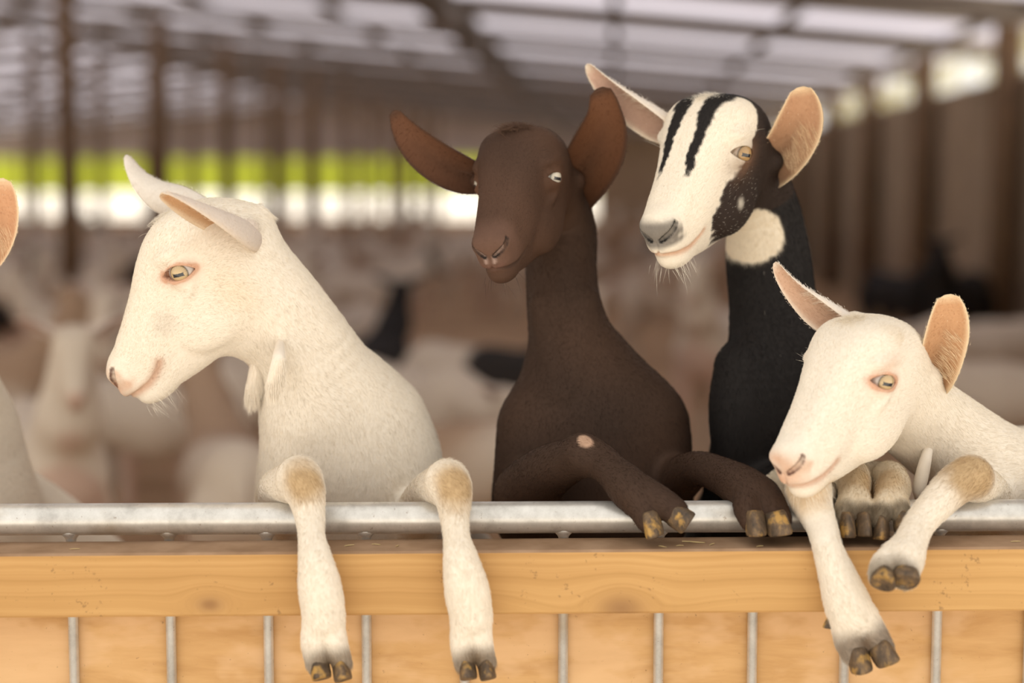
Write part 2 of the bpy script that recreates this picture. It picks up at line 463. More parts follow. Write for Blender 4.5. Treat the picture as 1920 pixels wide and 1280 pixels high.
def surface(prims, fine, coarse, foc_lo=None, foc_hi=None, newton=1):
    lo = np.min([p.lo for p in prims if not p.sub], 0)+.012; hi = np.max([p.hi for p in prims if not p.sub], 0)-.012
    ax = [axis_pts(lo[i], hi[i], fine, coarse, [(foc_lo[i], foc_hi[i])] if foc_lo is not None else []) for i in range(3)]
    ax = [a.astype(np.float32) for a in ax]
    D = np.full([len(a) for a in ax], FILL, np.float32)
    for p in prims:
        s = [slice(np.searchsorted(ax[i], p.lo[i]), np.searchsorted(ax[i], p.hi[i])) for i in range(3)]
        if any(q.stop-q.start < 1 for q in s): continue
        if isinstance(p, Group):
            d = np.full([q.stop-q.start for q in s], FILL, np.float32)
            for b in p.subs:
                t = [slice(np.searchsorted(ax[i], b.lo[i]), np.searchsorted(ax[i], b.hi[i])) for i in range(3)]
                w = tuple(slice(t[i].start-s[i].start, t[i].stop-s[i].start) for i in range(3))
                d[w] = np.minimum(d[w], b.f(ax[0][t[0]][:,None,None], ax[1][t[1]][None,:,None], ax[2][t[2]][None,None,:]))
        else: d = p.f(ax[0][s[0]][:,None,None], ax[1][s[1]][None,:,None], ax[2][s[2]][None,None,:])
        c = D[s[0], s[1], s[2]]
        D[s[0], s[1], s[2]] = -smin(-c, d, p.k) if p.sub else smin(c, d, p.k)
    nx, ny, nz = D.shape
    S = D < 0
    cnt = np.zeros((nx-1, ny-1, nz-1), np.int8)
    for i in (0,1):
        for j in (0,1):
            for k in (0,1): cnt += S[i:nx-1+i, j:ny-1+j, k:nz-1+k]
    act = (cnt > 0) & (cnt < 8)
    I = np.argwhere(act); n = len(I)
    idx = np.full(act.shape, -1, np.int32); idx[act] = np.arange(n)
    acc = np.zeros((n, 3)); num = np.zeros(n)
    corners = [(i,j,k) for i in (0,1) for j in (0,1) for k in (0,1)]
    vals = {c: D[I[:,0]+c[0], I[:,1]+c[1], I[:,2]+c[2]].astype(np.float64) for c in corners}
    for c in corners:
        for a in range(3):
            if c[a]: continue
            e = list(c); e[a] = 1; e = tuple(e)
            v0, v1 = vals[c], vals[e]; m = (v0 < 0) != (v1 < 0)
            t = np.where(m, v0/np.where(m, v0-v1, 1), 0)
            for b in range(3): acc[:,b] += np.where(m, (t if b == a else c[b]), 0)
            num += m
    fr_ = acc/num[:,None]
    ax = [a.astype(float) for a in ax]
    V = np.stack([ax[i][I[:,i]]+fr_[:,i]*(ax[i][I[:,i]+1]-ax[i][I[:,i]]) for i in range(3)], 1)
    Fs = []
    for a in range(3):
        b, c = (a+1) % 3, (a+2) % 3
        sl0 = [slice(1, -1)]*3; sl0[a] = slice(0, -1); sl1 = list(sl0); sl1[a] = slice(1, None)
        A = S[tuple(sl0)]; B = S[tuple(sl1)]
        for flip, m in ((0, A & ~B), (1, ~A & B)):
            q = np.argwhere(m)
            if not len(q): continue
            q = q+1; q[:,a] -= 1
            def cell(db, dc):
                r = q.copy(); r[:,b] -= db; r[:,c] -= dc; return idx[r[:,0], r[:,1], r[:,2]]
            f = np.stack([cell(1,1), cell(0,1), cell(0,0), cell(1,0)], 1)
            Fs.append(f[:, ::-1] if flip else f)
    F = np.concatenate(Fs)
    # gradient from the grid cell, then slide the points onto the surface
    t = fr_; g = np.zeros((n, 3))
    for a in range(3):
        b, c = (a+1) % 3, (a+2) % 3; ha = ax[a][I[:,a]+1]-ax[a][I[:,a]]
        for cb in (0,1):
            for cc in (0,1):
                k0 = [0,0,0]; k0[b] = cb; k0[c] = cc; k1 = list(k0); k1[a] = 1
                wgt = (t[:,b] if cb else 1-t[:,b])*(t[:,c] if cc else 1-t[:,c])
                g[:,a] += wgt*(vals[tuple(k1)]-vals[tuple(k0)])/ha
    for _ in range(newton):
        d0 = eval_pts(prims, V)
        st = -d0[:,None]*g/np.maximum((g*g).sum(1), .2)[:,None]
        l = np.linalg.norm(st, axis=1); V = V+st*np.minimum(1, .0025/np.maximum(l, 1e-9))[:,None]
    return V, F
def vnormals(V, F):
    n = np.cross(V[F[:,2]]-V[F[:,0]], V[F[:,3]]-V[F[:,1]])
    N = np.zeros_like(V)
    for i in range(4):
        for k in range(3): N[:,k] += np.bincount(F[:,i], n[:,k], len(V))
    return N/np.maximum(np.linalg.norm(N, axis=1), 1e-12)[:,None]
def vnoise(P, f, seed=0):
    """cheap smooth noise in -1..1"""
    r = np.random.default_rng(seed); o = np.zeros(len(P))
    for i in range(7):
        d = r.normal(size=3); d /= np.linalg.norm(d); o += np.sin(P@d*f*r.uniform(.6, 1.6)+r.uniform(0, 6.3))
    return o/3.2
def mixc(a, b, t): return a+(np.array(b)-a)*t[:,None]
# ------------------------------------------------------------------ barn (its long axis runs slightly to the right of the view)
TH = math.atan((1150-960)/FPX)
def inbarn(o):
    o.location = (0, CAM[1], 0); o.rotation_euler = (0, 0, -TH); return o
def bpt(l, d, z=0.0):
    return np.array([l*math.cos(TH)+d*math.sin(TH), CAM[1]-l*math.sin(TH)+d*math.cos(TH), z])
RIDGE = -10.0
def roof_z(l): return 2.83+.09*(3.2-l) if l > RIDGE else 2.83+.09*(3.2-RIDGE)-.09*(RIDGE-l)
M_CONC = simple('pale_concrete', (.62,.58,.52), .85, .06, 3)
M_BED = NT('straw_bedding')
_f = M_BED.noise(M_BED.coord((1,1,1)), 1.2, 6, .6); _g = M_BED.noise(M_BED.coord((1,1,1)), 30, 4, .7)
M_BED.l(M_BED.mix(.4, M_BED.ramp(_f, [(.3,(.38,.23,.12)), (.55,(.53,.34,.19)), (.75,(.64,.43,.26))]), M_BED.ramp(_g, [(.3,(.5,.5,.5)), (.7,(1,1,1))]), 'MULTIPLY'), M_BED.b.inputs['Base Color'])
M_BED.set(Roughness=.9); M_BED.bump(_g, .6, .02); M_BED = M_BED.m
M_FIELD = simple('green_pasture', (.17,.185,.018), .9, .15, .15)
M_FIELD.node_tree.nodes['Principled BSDF'].inputs['Specular IOR Level'].default_value = 0
M_POLE = simple('weathered_pole', (.17,.10,.05), .8, .25, 6)
M_BOARD = simple('brown_board', (.33,.24,.16), .75, .18, 2.5)
M_RAFTER = simple('rafter_timber', (.20,.165,.135), .8, .2, 4)
M_SHEET = simple('roof_sheet_metal', (.66,.61,.56), .55, .08, 2)
def mat_translucent():
    m = NT('translucent_sheet'); t = m.n('ShaderNodeBsdfTranslucent'); t.inputs['Color'].default_value = (.40,.385,.45,1)
    d = m.n('ShaderNodeBsdfDiffuse'); d.inputs['Color'].default_value = (.5,.48,.52,1)
    x = m.n('ShaderNodeMixShader'); x.inputs[0].default_value = .25; m.l(t.outputs[0], x.inputs[1]); m.l(d.outputs[0], x.inputs[2]); m.l(x.outputs[0], m.out.inputs['Surface']); return m.m
M_TRANS = mat_translucent()
def grid_plane(name, mat, l0, l1, d0, d1, z, nz=1):
    m = MB(); m.add([(l0,d0,z),(l1,d0,z),(l1,d1,z),(l0,d1,z)], [(0,1,2,3)])
    return tag(inbarn(m.build(name, mat)), kind='structure')
grid_plane('ground', M_CONC, -160, 160, -60, 170, -.02)
DEND = 58.0; LEFT = -25.0
fl = MB(); fl.box((LEFT, 2.0, -.25), (3.3, DEND, 0.0)); tag(inbarn(fl.build('floor', M_BED)), kind='structure')
m = MB(); m.add([(-300,165,-.02),(300,165,-.02),(300,420,12),(-300,420,12),(-300,700,14),(300,700,14)], [(0,1,2,3),(3,2,5,4)])
tag(inbarn(m.build('pasture', M_FIELD)), 'bright green pasture rising beyond the concrete yard', 'pasture', kind='stuff')
ceil = inbarn(empty('ceiling')); tag(ceil, kind='structure')
ROOF0 = 2.6
m = MB(); V = []; n = 13
for j, (l) in enumerate((LEFT, RIDGE, 3.75)):
    for i in range(n): V.append((l, 1.2*i/(n-1), roof_z(l)+.09+.018*math.cos(i*math.pi)))
m.add(V, [(i+q, i+q+1, n+i+q+1, n+i+q) for q in (0, n) for i in range(n-1)])
sheet_me = None
k = 0
d = ROOF0
while d < DEND+.3:
    clear = k % 3 == 2 and d > 4
    if sheet_me is None:
        o = m.build('roof_sheet', M_SHEET, ceil); sheet_me = o.data; clear_me = sheet_me.copy(); clear_me.materials.clear(); clear_me.materials.append(M_TRANS)
    else:
        o = bpy.data.objects.new('clear_roof_sheet' if clear else 'roof_sheet', clear_me if clear else sheet_me); COL.objects.link(o); o.parent = ceil
    o.location = (0, d, 0); d += 1.2; k += 1
POST_D = [2.8+3.6*i for i in range(16)]
def slope_bar(name, d, w, h, off, mat):
    m = MB(); V = []
    for l in (LEFT, RIDGE, 3.7):
        z = roof_z(l)+off
        V += [(l,d-w/2,z-h),(l,d+w/2,z-h),(l,d+w/2,z),(l,d-w/2,z)]
    F = [(0,1,2,3)[::-1],(8,9,10,11)]
    for q in (0,4): F += [tuple(q+i for i in f)[::-1] for f in ((0,4,5,1),(1,5,6,2),(2,6,7,3),(3,7,4,0))]
    m.add(V, F); return m.build(name, mat, ceil)
for d in POST_D: slope_bar('rafter', d, .10, .13, .04, M_RAFTER)
for l in [3.2-1.6*i for i in range(18)]:
    z = roof_z(l)+.005; m = MB(); m.box((l-.04,ROOF0,z), (l+.04,DEND,z+.06)); m.build('purlin', M_RAFTER, ceil)
l = -1.6; m = MB(); m.box((l-.09,ROOF0+2,roof_z(l)-.30), (l+.09,DEND,roof_z(l)-.10)); m.build('long_beam', M_RAFTER, ceil)
# right wall
wr = inbarn(empty('wall_right')); tag(wr, kind='structure')
for i, d in enumerate(POST_D):
    if i: 
        for q in range(3):
            a = POST_D[i-1]+1.2*q; m = MB(); m.box((3.2,a+.004,0), (3.24,a+1.196,2.33-.01*(q % 2)), .004); m.build('wall_board', M_BOARD, wr)
m = MB(); m.box((3.19,2.8,2.25), (3.29,DEND,2.36)); m.build('wall_cap', M_BOARD, wr)
def post(l, d, r, h, name='barn_post', label=None, group=None, mat=M_POLE, sq=False):
    m = MB()
    if sq: m.box((-r,-r,0), (r,r,h), .01)
    else: m.tube([(0,0,0),(0,0,h*.5),(0,0,h)], [r*1.03,r,r*.94], 14)
    o = m.build(name, mat, None, not sq); o.location = bpt(l, d); o.rotation_euler = (0,0,-TH)
    tag(o, label, 'post', group); return o
ordn = ['nearest','second nearest','third nearest','fourth nearest','fifth nearest','sixth nearest','seventh nearest','eighth nearest','ninth nearest','tenth nearest','eleventh nearest','twelfth nearest','thirteenth nearest','fourteenth nearest']
for i, d in enumerate(POST_D[2:]): post(3.05, d, .12, roof_z(3.05)-.115, label='brown timber post along the right-hand wall, %s of its row in view' % ordn[i] if d > 12 else 'brown timber post on the right wall', group='posts along the right wall')
for i in range(11):
    d = POST_D[4+i]
    post(-5.55, d, .115, roof_z(-5.55)-.115, label='dark brown post in the row down the middle of the barn, %s one' % ordn[i], group='posts of the middle row')
for i in range(9):
    d = POST_D[6+i]
    post(-9.6, d, .10, roof_z(-9.6)-.115, label='dark brown post in the outer row at the left, %s one' % ordn[i], group='posts of the outer row')
# far end: solid to the right, upper cladding and open fence to the left
wb = inbarn(empty('wall_back')); tag(wb, kind='structure')
z0 = 2.18
m = MB(); n = 200; V = []
for i in range(n+1):
    l = LEFT+(-.6-LEFT)*i/n; V += [(l, DEND+.03*(i % 2), z0), (l, DEND+.03*(i % 2), roof_z(l)+.07)]
m.add(V, [(2*i, 2*i+2, 2*i+3, 2*i+1) for i in range(n)]); m.build('upper_cladding', simple('grey_cladding', (.52,.47,.455), .6, .15, 1.5), wb)
m = MB(); m.box((LEFT,DEND-.03,0), (-.6,DEND+.05,.16), .01); m.build('low_boarding', M_BOARD, wb)
m = MB(); a, b = roof_z(-.6)+.06, roof_z(3.3)+.06
m.add([(-.6,DEND,0),(3.3,DEND,0),(3.3,DEND,b),(-.6,DEND,a),(-.6,DEND+.06,0),(3.3,DEND+.06,0),(3.3,DEND+.06,b),(-.6,DEND+.06,a)], [(0,1,2,3),(7,6,5,4),(0,4,5,1),(1,5,6,2),(2,6,7,3),(3,7,4,0)]); m.build('end_boarding', M_BOARD, wb)
fence = empty('fence', bpt(LEFT/2, DEND-.1)); fence.rotation_euler = (0,0,-TH); tag(fence, 'thin dark fence of posts and rails across the open far end', 'fence')
M_RAILD = simple('far_rail', (.20,.16,.13), .7, .1, 3)
for i in range(17):
    l = LEFT+.3+i*1.45-LEFT/2; r = .045+.02*(i % 3 == 0)
    m = MB(); m.box((l-r,-r,0), (l+r,r,z0+.3), .008); m.build('post', M_POLE, fence)
for z in (.35,.75):
    m = MB(); m.tube([(LEFT/2,-.09,z),(-.6-LEFT/2,-.09,z)], .022, 8); m.build('rail', M_RAILD, fence, True)
# ------------------------------------------------------------------ gate
def gate():
    g = empty('gate', (0, 0, 0))
    tag(g, 'galvanised steel gate with a pine board and plywood sheet', 'gate')
    zr = at(960, 969.5, 0)[2]; R = .0212; tilt = .0045
    x0, x1 = -1.35, 1.35
    def zt(x): return zr+tilt*x
    m = MB(); n = 40
    m.tube([(x0+(x1-x0)*i/n, 0, zt(x0+(x1-x0)*i/n)) for i in range(n+1)], R, 40)
    m.build('top_rail', M_STEEL, g, True)
    xs = [at(px, 1160, 0)[0] for px in (-230,-47,137,320,503,687,871,1056,1235,1411,1584,1757,1930,2103)]
    for x in xs:
        m = MB(); rb = .0068
        pts = [(x, 0, .10), (x, 0, zt(x)-R-.006), (x, 0, zt(x)-R-.003), (x, 0, zt(x)-R+.001), (x, 0, zt(x)-R+.008)]
        m.tube(pts, [rb, rb, .0085, .0125, .0150], 18); m.build('bar', M_STEEL, g, True)
    m = MB(); m.tube([(x0,0,.10),(x1,0,.10)], R*.8, 24); m.build('bottom_rail', M_STEEL, g, True)
    for x in (x0, x1):
        m = MB(); m.tube([(x,0,0),(x,0,zt(x))], R, 24); m.build('end_stile', M_STEEL, g, True)
    # pine board on the front
    zt_b = at(960, 1032, -.085)[2]; zb_b = at(960, 1152, -.085)[2]
    mt = mat_pine([(at(393,1133,-.085)[0], at(393,1133,-.085)[2]-zb_b, .015), (at(1165,1140,-.085)[0], at(1165,1140,-.085)[2]-zb_b, .025)])
    m = MB(); m.box((x0,-.085,zb_b), (x1,-.0085,zt_b), .003)
    V = np.array(m.v); V[:,2] += tilt*1.6*V[:,0]-zb_b
    o = mesh_obj('timber_board', V, m.f, mt, g, False); o.location = (0,0,zb_b)
    m = MB(); m.box((x0,.008,.10), (x1,.026,zb_b+.035), .0015)
    m.build('plywood_sheet', mat_ply(), g)
    return g
gate()
# ------------------------------------------------------------------ goat building blocks
def ear_geo(base, tip, opn0, opn1, hw, col_in, col_out, bend=(0,0,0), c1=None, c2=None, cup=(125,65,40), th=.0032, col_rim=None, nt=34, na=21, taper=1.0, prof=None):
    base = np.array(base, float); tip = np.array(tip, float); mid = (base+tip)/2+np.array(bend, float)
    if c1 is None: c1 = base/3+mid*2/3; c2 = tip/3+mid*2/3
    prof = cub([0,.12,.3,.5,.7,.85,.95,.99,1], prof or [.50,.66,.92,1.0,.86*taper,.63*taper,.40*taper,.22*taper,.12])
    phi = cub([0,.5,1], cup)
    Vi, Vo, Ci, Co, NI = [], [], [], [], []
    for i in range(nt):
        t = i/(nt-1)
        P = (1-t)**3*base+3*t*(1-t)**2*c1+3*t*t*(1-t)*c2+t**3*tip
        T = 3*(1-t)**2*(c1-base)+6*t*(1-t)*(c2-c1)+3*t*t*(tip-c2); T /= np.linalg.norm(T)
        O = (1-t)*np.array(opn0, float)+t*np.array(opn1, float); O = O-T*np.dot(O, T); O /= np.linalg.norm(O)
        S = np.cross(T, O)
        h = hw*float(prof(np.array(t))); ph = math.radians(float(phi(np.array(t))))
        r = h/max(math.sin(min(ph, math.pi/2)), .2)
        for j in range(na):
            a = 2*j/(na-1)-1
            x = r*math.sin(a*ph); d = r*(1-math.cos(a*ph))
            nrm = O*math.cos(a*ph)-S*math.sin(a*ph)
            p = P+S*x+O*(d-.35*h)
            th_ = th*(1-.75*abs(a)**3)*(1-.5*t)
            Vi.append(p+nrm*th_*.5); Vo.append(p-nrm*th_*.5)
            e = sstep(.74, 1.0, np.array([max(abs(a), t**3)]))[0]
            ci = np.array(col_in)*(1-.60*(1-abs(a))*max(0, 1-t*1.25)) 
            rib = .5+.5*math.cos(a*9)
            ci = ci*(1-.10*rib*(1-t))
            rim = np.array(col_rim if col_rim is not None else col_out)
            Ci.append(ci*(1-e)+rim*e); Co.append(np.array(col_out)*(1-e*.4)+rim*e*.4)
    V = np.array(Vi+Vo); C = np.array(Ci+Co); n = nt*na; F = []
    for i in range(nt-1):
        for j in range(na-1):
            q = i*na+j
            F.append((q, q+1, q+na+1, q+na)); F.append((n+q, n+q+na, n+q+na+1, n+q+1))
        for j, o in ((0, 0), (na-1, 1)):
            q = i*na+j; f = (q, q+na, n+q+na, n+q); F.append(f if o == 0 else f[::-1])
    for j in range(na-1):
        q = (nt-1)*na+j; F.append((q, q+1, n+q+1, n+q))
    return V, np.array(F), C
def hoof_mesh(parent, top, tipv, n, rw, rd, inner, name='hoof'):
    """one claw: coronet at top, sole at top+tipv, n points to the toe"""
    top = np.array(top, float); tv = np.array(tipv, float); L = np.linalg.norm(tv); d = tv/L
    n = np.array(n, float); n = n-d*np.dot(n, d); n /= np.linalg.norm(n); s = np.cross(d, n)
    V, F = [], []; m = 22
    rings = [(-.10,.78,.80,-.06), (.0,.90,.92,0), (.10,.96,.98,.03), (.35,1.0,1.04,.10), (.7,1.03,1.08,.22), (.9,1.02,1.06,.30), (.985,.95,.98,.32), (1.0,.86,.88,.31)]
    for t, a, b, sh in rings:
        for k in range(m):
            an = 2*math.pi*k/m; x = math.cos(an); y = math.sin(an)
            if x*inner > 0: x *= .55
            y2 = y*(1.12 if y > 0 else .9); x *= (1-.22*max(y, 0)**2)
            sole = t-(.16*(1-(y+1)/2) if t > .6 else 0)*1.0
            V.append(top+d*L*sole+s*rw*a*x+n*rd*(b*y2+sh))
    for i in range(len(rings)-1):
        for k in range(m):
            k2 = (k+1) % m; F.append((i*m+k, (i+1)*m+k, (i+1)*m+k2, i*m+k2))
    b0 = (len(rings)-1)*m
    V.append(np.mean(V[b0:b0+m], 0)-d*L*.03); F += [(b0+k, len(V)-1, b0+(k+1) % m) for k in range(m)]
    V.append(np.mean(V[0:m], 0)); F += [(k, (k+1) % m, len(V)-1) for k in range(m)]
    return mesh_obj(name, V, F, M_HOOF, parent)
def eye_mesh(parent, fr, sg, iris=(.50,.36,.19), white=(.52,.45,.40), gaze=(.45,0)):
    R = ER; nl, nb = 72, 56
    a0 = np.array([fr.e1[0], 0, fr.e1[1]]); b0 = np.array([fr.e2[0], 0, fr.e2[1]]); g = np.array([gaze[0], sg*1.0, gaze[1]]); g /= np.linalg.norm(g)
    a0 = a0-g*np.dot(a0, g); a0 /= np.linalg.norm(a0); b0 = b0-g*np.dot(b0, g)-a0*np.dot(b0, a0); b0 /= np.linalg.norm(b0)
    V, C, F = [], [], []
    for i in range(nb+1):
        th = math.pi*(i/nb)**1.3
        for j in range(nl):
            ph = 2*math.pi*j/nl
            x = math.sin(th)*math.cos(ph); y = math.sin(th)*math.sin(ph); z = math.cos(th)
            bul = 1+.06*max(0, 1-(th/.75)**2)
            loc = np.array(EYE)*np.array([1, sg, 1])+R*bul*(x*a0+y*b0+z*g)
            V.append(fr.pt(*loc))
            r = th/.72
            c = np.array(white)
            if r < 1:
                c = np.array(iris)*(1.12-.30*r*r)*(1+.10*math.sin(ph*23)*r)
                if r > .84: c = c*(1-(r-.84)/.16*.75)
                if abs(x) < .40 and abs(y+.02) < .115+.03*abs(x): c = np.array((.012,.014,.020))
            elif r < 1.15: c = c*(.30+.7*(r-1)/.15)
            C.append(c)
    for i in range(nb):
        for j in range(nl):
            j2 = (j+1) % nl; F.append((i*nl+j, (i+1)*nl+j, (i+1)*nl+j2, i*nl+j2))
    return mesh_obj('eye', V, np.array(F), M_EYE, parent, cols=np.array(C))
def grow_hair(obj, V, F, N, C, flow, n, length, mask, lift=.22, seed=1, rad=.00014, extra=None, name='coat_hair', speck=None):
    r = np.random.default_rng(seed)
    ctr = V[F].mean(1); d1 = V[F[:,2]]-V[F[:,0]]; d2 = V[F[:,3]]-V[F[:,1]]
    area = .5*np.linalg.norm(np.cross(d1, d2), axis=1)*mask[F].mean(1)
    pick = r.choice(len(F), n, p=area/area.sum())
    w = r.dirichlet(np.ones(4), n)
    f = F[pick]
    P = (V[f]*w[:,:,None]).sum(1); Nn = (N[f]*w[:,:,None]).sum(1); Fl = (flow[f]*w[:,:,None]).sum(1); Cc = (C[f]*w[:,:,None]).sum(1)
    L = (length[f]*w).sum(1)*r.uniform(.6, 1.25, n)
    Nn /= np.linalg.norm(Nn, axis=1)[:,None]+1e-9
    T = Fl-Nn*(Fl*Nn).sum(1)[:,None]+1e-6; T /= np.linalg.norm(T, axis=1)[:,None]
    sw = np.stack([vnoise(P, 55, 11), vnoise(P, 55, 12), vnoise(P, 55, 13)], 1)*.35+r.normal(size=(n,3))*.17
    T = T+sw; T -= Nn*(T*Nn).sum(1)[:,None]; T /= np.linalg.norm(T, axis=1)[:,None]+1e-9
    if speck is not None:                                               # stray pale hairs in a dark coat
        m = (r.random(n) < speck(P)) & (Cc.mean(1) < .1); Cc[m] = (.62,.55,.46)
    lf = lift*r.uniform(.5, 1.5, n)
    pts = np.zeros((n, 4, 3))
    for i, t in enumerate((0, .33, .67, 1.0)):
        pts[:,i] = P+L[:,None]*(T*t*(1-.12*lf[:,None])+Nn*(lf[:,None]*(t-.42*t*t)))-Nn*.0006*(1-t)
    if extra is not None:
        pts = np.concatenate([pts, extra[0]]); Cc = np.concatenate([Cc, extra[1]]); n = len(pts)
    hc = bpy.data.hair_curves.new(name); hc.add_curves([4]*n)
    hc.attributes['position'].data.foreach_set('vector', pts.astype(np.float32).ravel()) if 'position' in hc.attributes else None
    ra = hc.attributes.get('radius') or hc.attributes.new('radius', 'FLOAT', 'POINT')
    ra.data.foreach_set('value', np.tile(np.array([1, .9, .65, .12], np.float32)*rad, n))
    ca = hc.attributes.new('hcol', 'FLOAT_COLOR', 'CURVE')
    c4 = np.ones((n, 4), np.float32); c4[:,:3] = np.clip(Cc*r.uniform(.84, 1.12, len(Cc))[:,None], 0, .95)
    ca.data.foreach_set('color', c4.ravel())
    hc.materials.append(M_HAIR)
    o = bpy.data.objects.new(name, hc); COL.objects.link(o); o.parent = obj
    return o
def whiskers(fr, n, seed, col):
    r = np.random.default_rng(seed); pts = np.zeros((n, 4, 3)); C = np.zeros((n, 3))
    for i in range(n):
        if i % 3 < 2:
            sg = r.choice((-1, 1)); u = r.uniform(185, 245); p = np.array([u, sg*r.uniform(5, 34), r.uniform(-112, -88)]); d = np.array([r.uniform(-.1,.6), sg*r.uniform(.0,.7), -1])
        else:
            sg = r.choice((-1, 1)); p = np.array([r.uniform(-30,25), sg*84, r.uniform(22,36)]); d = np.array([r.uniform(-.2,.5), sg*1.2, r.uniform(.3,1)])
        d /= np.linalg.norm(d); L = r.uniform(16, 40)
        for k, t in enumerate((0,.33,.67,1)):
            pts[i,k] = fr.pt(*(p+d*L*t+np.array([0,0,-5*t*t])))
        C[i] = col
    return pts, C
WHITE = np.array((.84,.76,.645)); TAN = np.array((.43,.26,.09)); PINK = np.array((.62,.33,.20))
def ch(pts, ay=1.0, k=.02, tagname='', ax=None, sub=4):
    """limb through (px, py, Y, radius in px) points, or (None, world point, radius in m); smooth spline"""
    Q = np.array([(*p[1], p[2]) if p[0] is None else (*at(*p[:3]), p[3]*mpp(p[2])) for p in pts])
    n = len(Q); t = np.r_[0, np.cumsum(np.linalg.norm(np.diff(Q[:,:3], axis=0), axis=1))]
    if n > 2:
        tt = np.unique(np.concatenate([np.linspace(t[i], t[i+1], sub+1) for i in range(n-1)]))
        Q = np.stack([cub(t, Q[:,c])(tt) for c in range(4)], 1)
    mg = k+.025
    return [Group([seg(a[:3], a[3], b[:3], b[3], ay, k, tagname, ax, mg) for a, b in zip(Q[:-1], Q[1:])], k)]
def hind(P, hips, rump_r, dx=0.0, k=.05):
    """trunk and hind legs of a goat that stands up against the gate; hips: chest (x,y,z) -> rump"""
    c, rp = np.array(hips[0], float), np.array(hips[1], float)
    P += ch([(None, c, hips[2]), (None, (c+rp)/2, rump_r*1.08), (None, rp, rump_r)], 1, k, 'body')
    for sx in (-1, 1):
        h = rp+np.array([sx*.065, .02, -.04]); kn = h+np.array([sx*.02, -.09, -.19]); hk = np.array([kn[0]+sx*.005, kn[1]+.15, .27]); ft = np.array([hk[0], hk[1]-.03, .045])
        P += ch([(None, h, .085), (None, kn, .05), (None, hk, .027), (None, ft, .02), (None, ft+np.array([0,-.03,-.02]), .024)], 1, .03, 'leg', sub=3)
def head_paint(C, fr, V, pink=PINK, nose=1.0, rim=1.0):
    """pink nose leather, lips and eye rims; V in world space"""
    u, w, v = fr.loc(V[:,0], V[:,1], V[:,2])
    nz = vnoise(V, 420, 3)*6
    pad = sstep(214, 236, u+nz)*sstep(-66, -48, v)*sstep(10, -8, v)*nose
    C = mixc(C, pink, np.clip(pad*(.60+.25*vnoise(V, 160, 17)), 0, 1))
    lips = np.exp(-(mouth(fr, u, w, v)/9)**2)*nose
    C = mixc(C, pink*.85, lips*.8)
    for sg in (-1, 1):
        a = (u-EYE[0]-5)*fr.e1[0]+(v-EYE[2])*fr.e1[1]; b = (u-EYE[0]-5)*fr.e2[0]+(v-EYE[2])*fr.e2[1]
        q = np.sqrt(((a-3)/38)**2+(b/19)**2)
        ring = (sstep(1.10, .84, q+nz*.012)*.9+sstep(1.5, 1.0, q+nz*.012)*.25)*(w*sg > 40)*rim
        C = mixc(C, pink*np.array((.95,.85,.8)), np.clip(ring, 0, 1)*.8)
    C = mixc(C, (.10,.035,.022), nostril(fr, u, w, v)*.92)
    return C, (u, w, v)
def nostril(fr, u, w, v):
    d = np.min([eval_seg(u, w, v, a, b)-(ra+rb)/2 for (a, ra), (b, rb) in zip(fr.nost[:-1], fr.nost[1:])], 0)
    return sstep(2.8, .3, d)
def mouth(fr, u, w, v): return np.min([eval_seg(u, w, v, a, b) for a, b in zip(fr.mouth[:-1], fr.mouth[1:])], 0)
def eval_seg(u, w, v, a, b):
    w = np.abs(w); a = np.array(a, float); b = np.array(b, float); ab = b-a
    t = np.clip(((u-a[0])*ab[0]+(w-a[1])*ab[1]+(v-a[2])*ab[2])/(ab@ab), 0, 1)
    return np.sqrt((u-a[0]-t*ab[0])**2+(w-a[1]-t*ab[1])**2+(v-a[2]-t*ab[2])**2)
def blob(C, V, p, r, col, amt=1.0, soft=.5, seed=5, nf=160):
    d = np.linalg.norm(V-np.array(p), axis=1)/r+vnoise(V, nf, seed)*.10
    return mixc(C, col, sstep(1+soft*.5, 1-soft*.5, d)*amt)
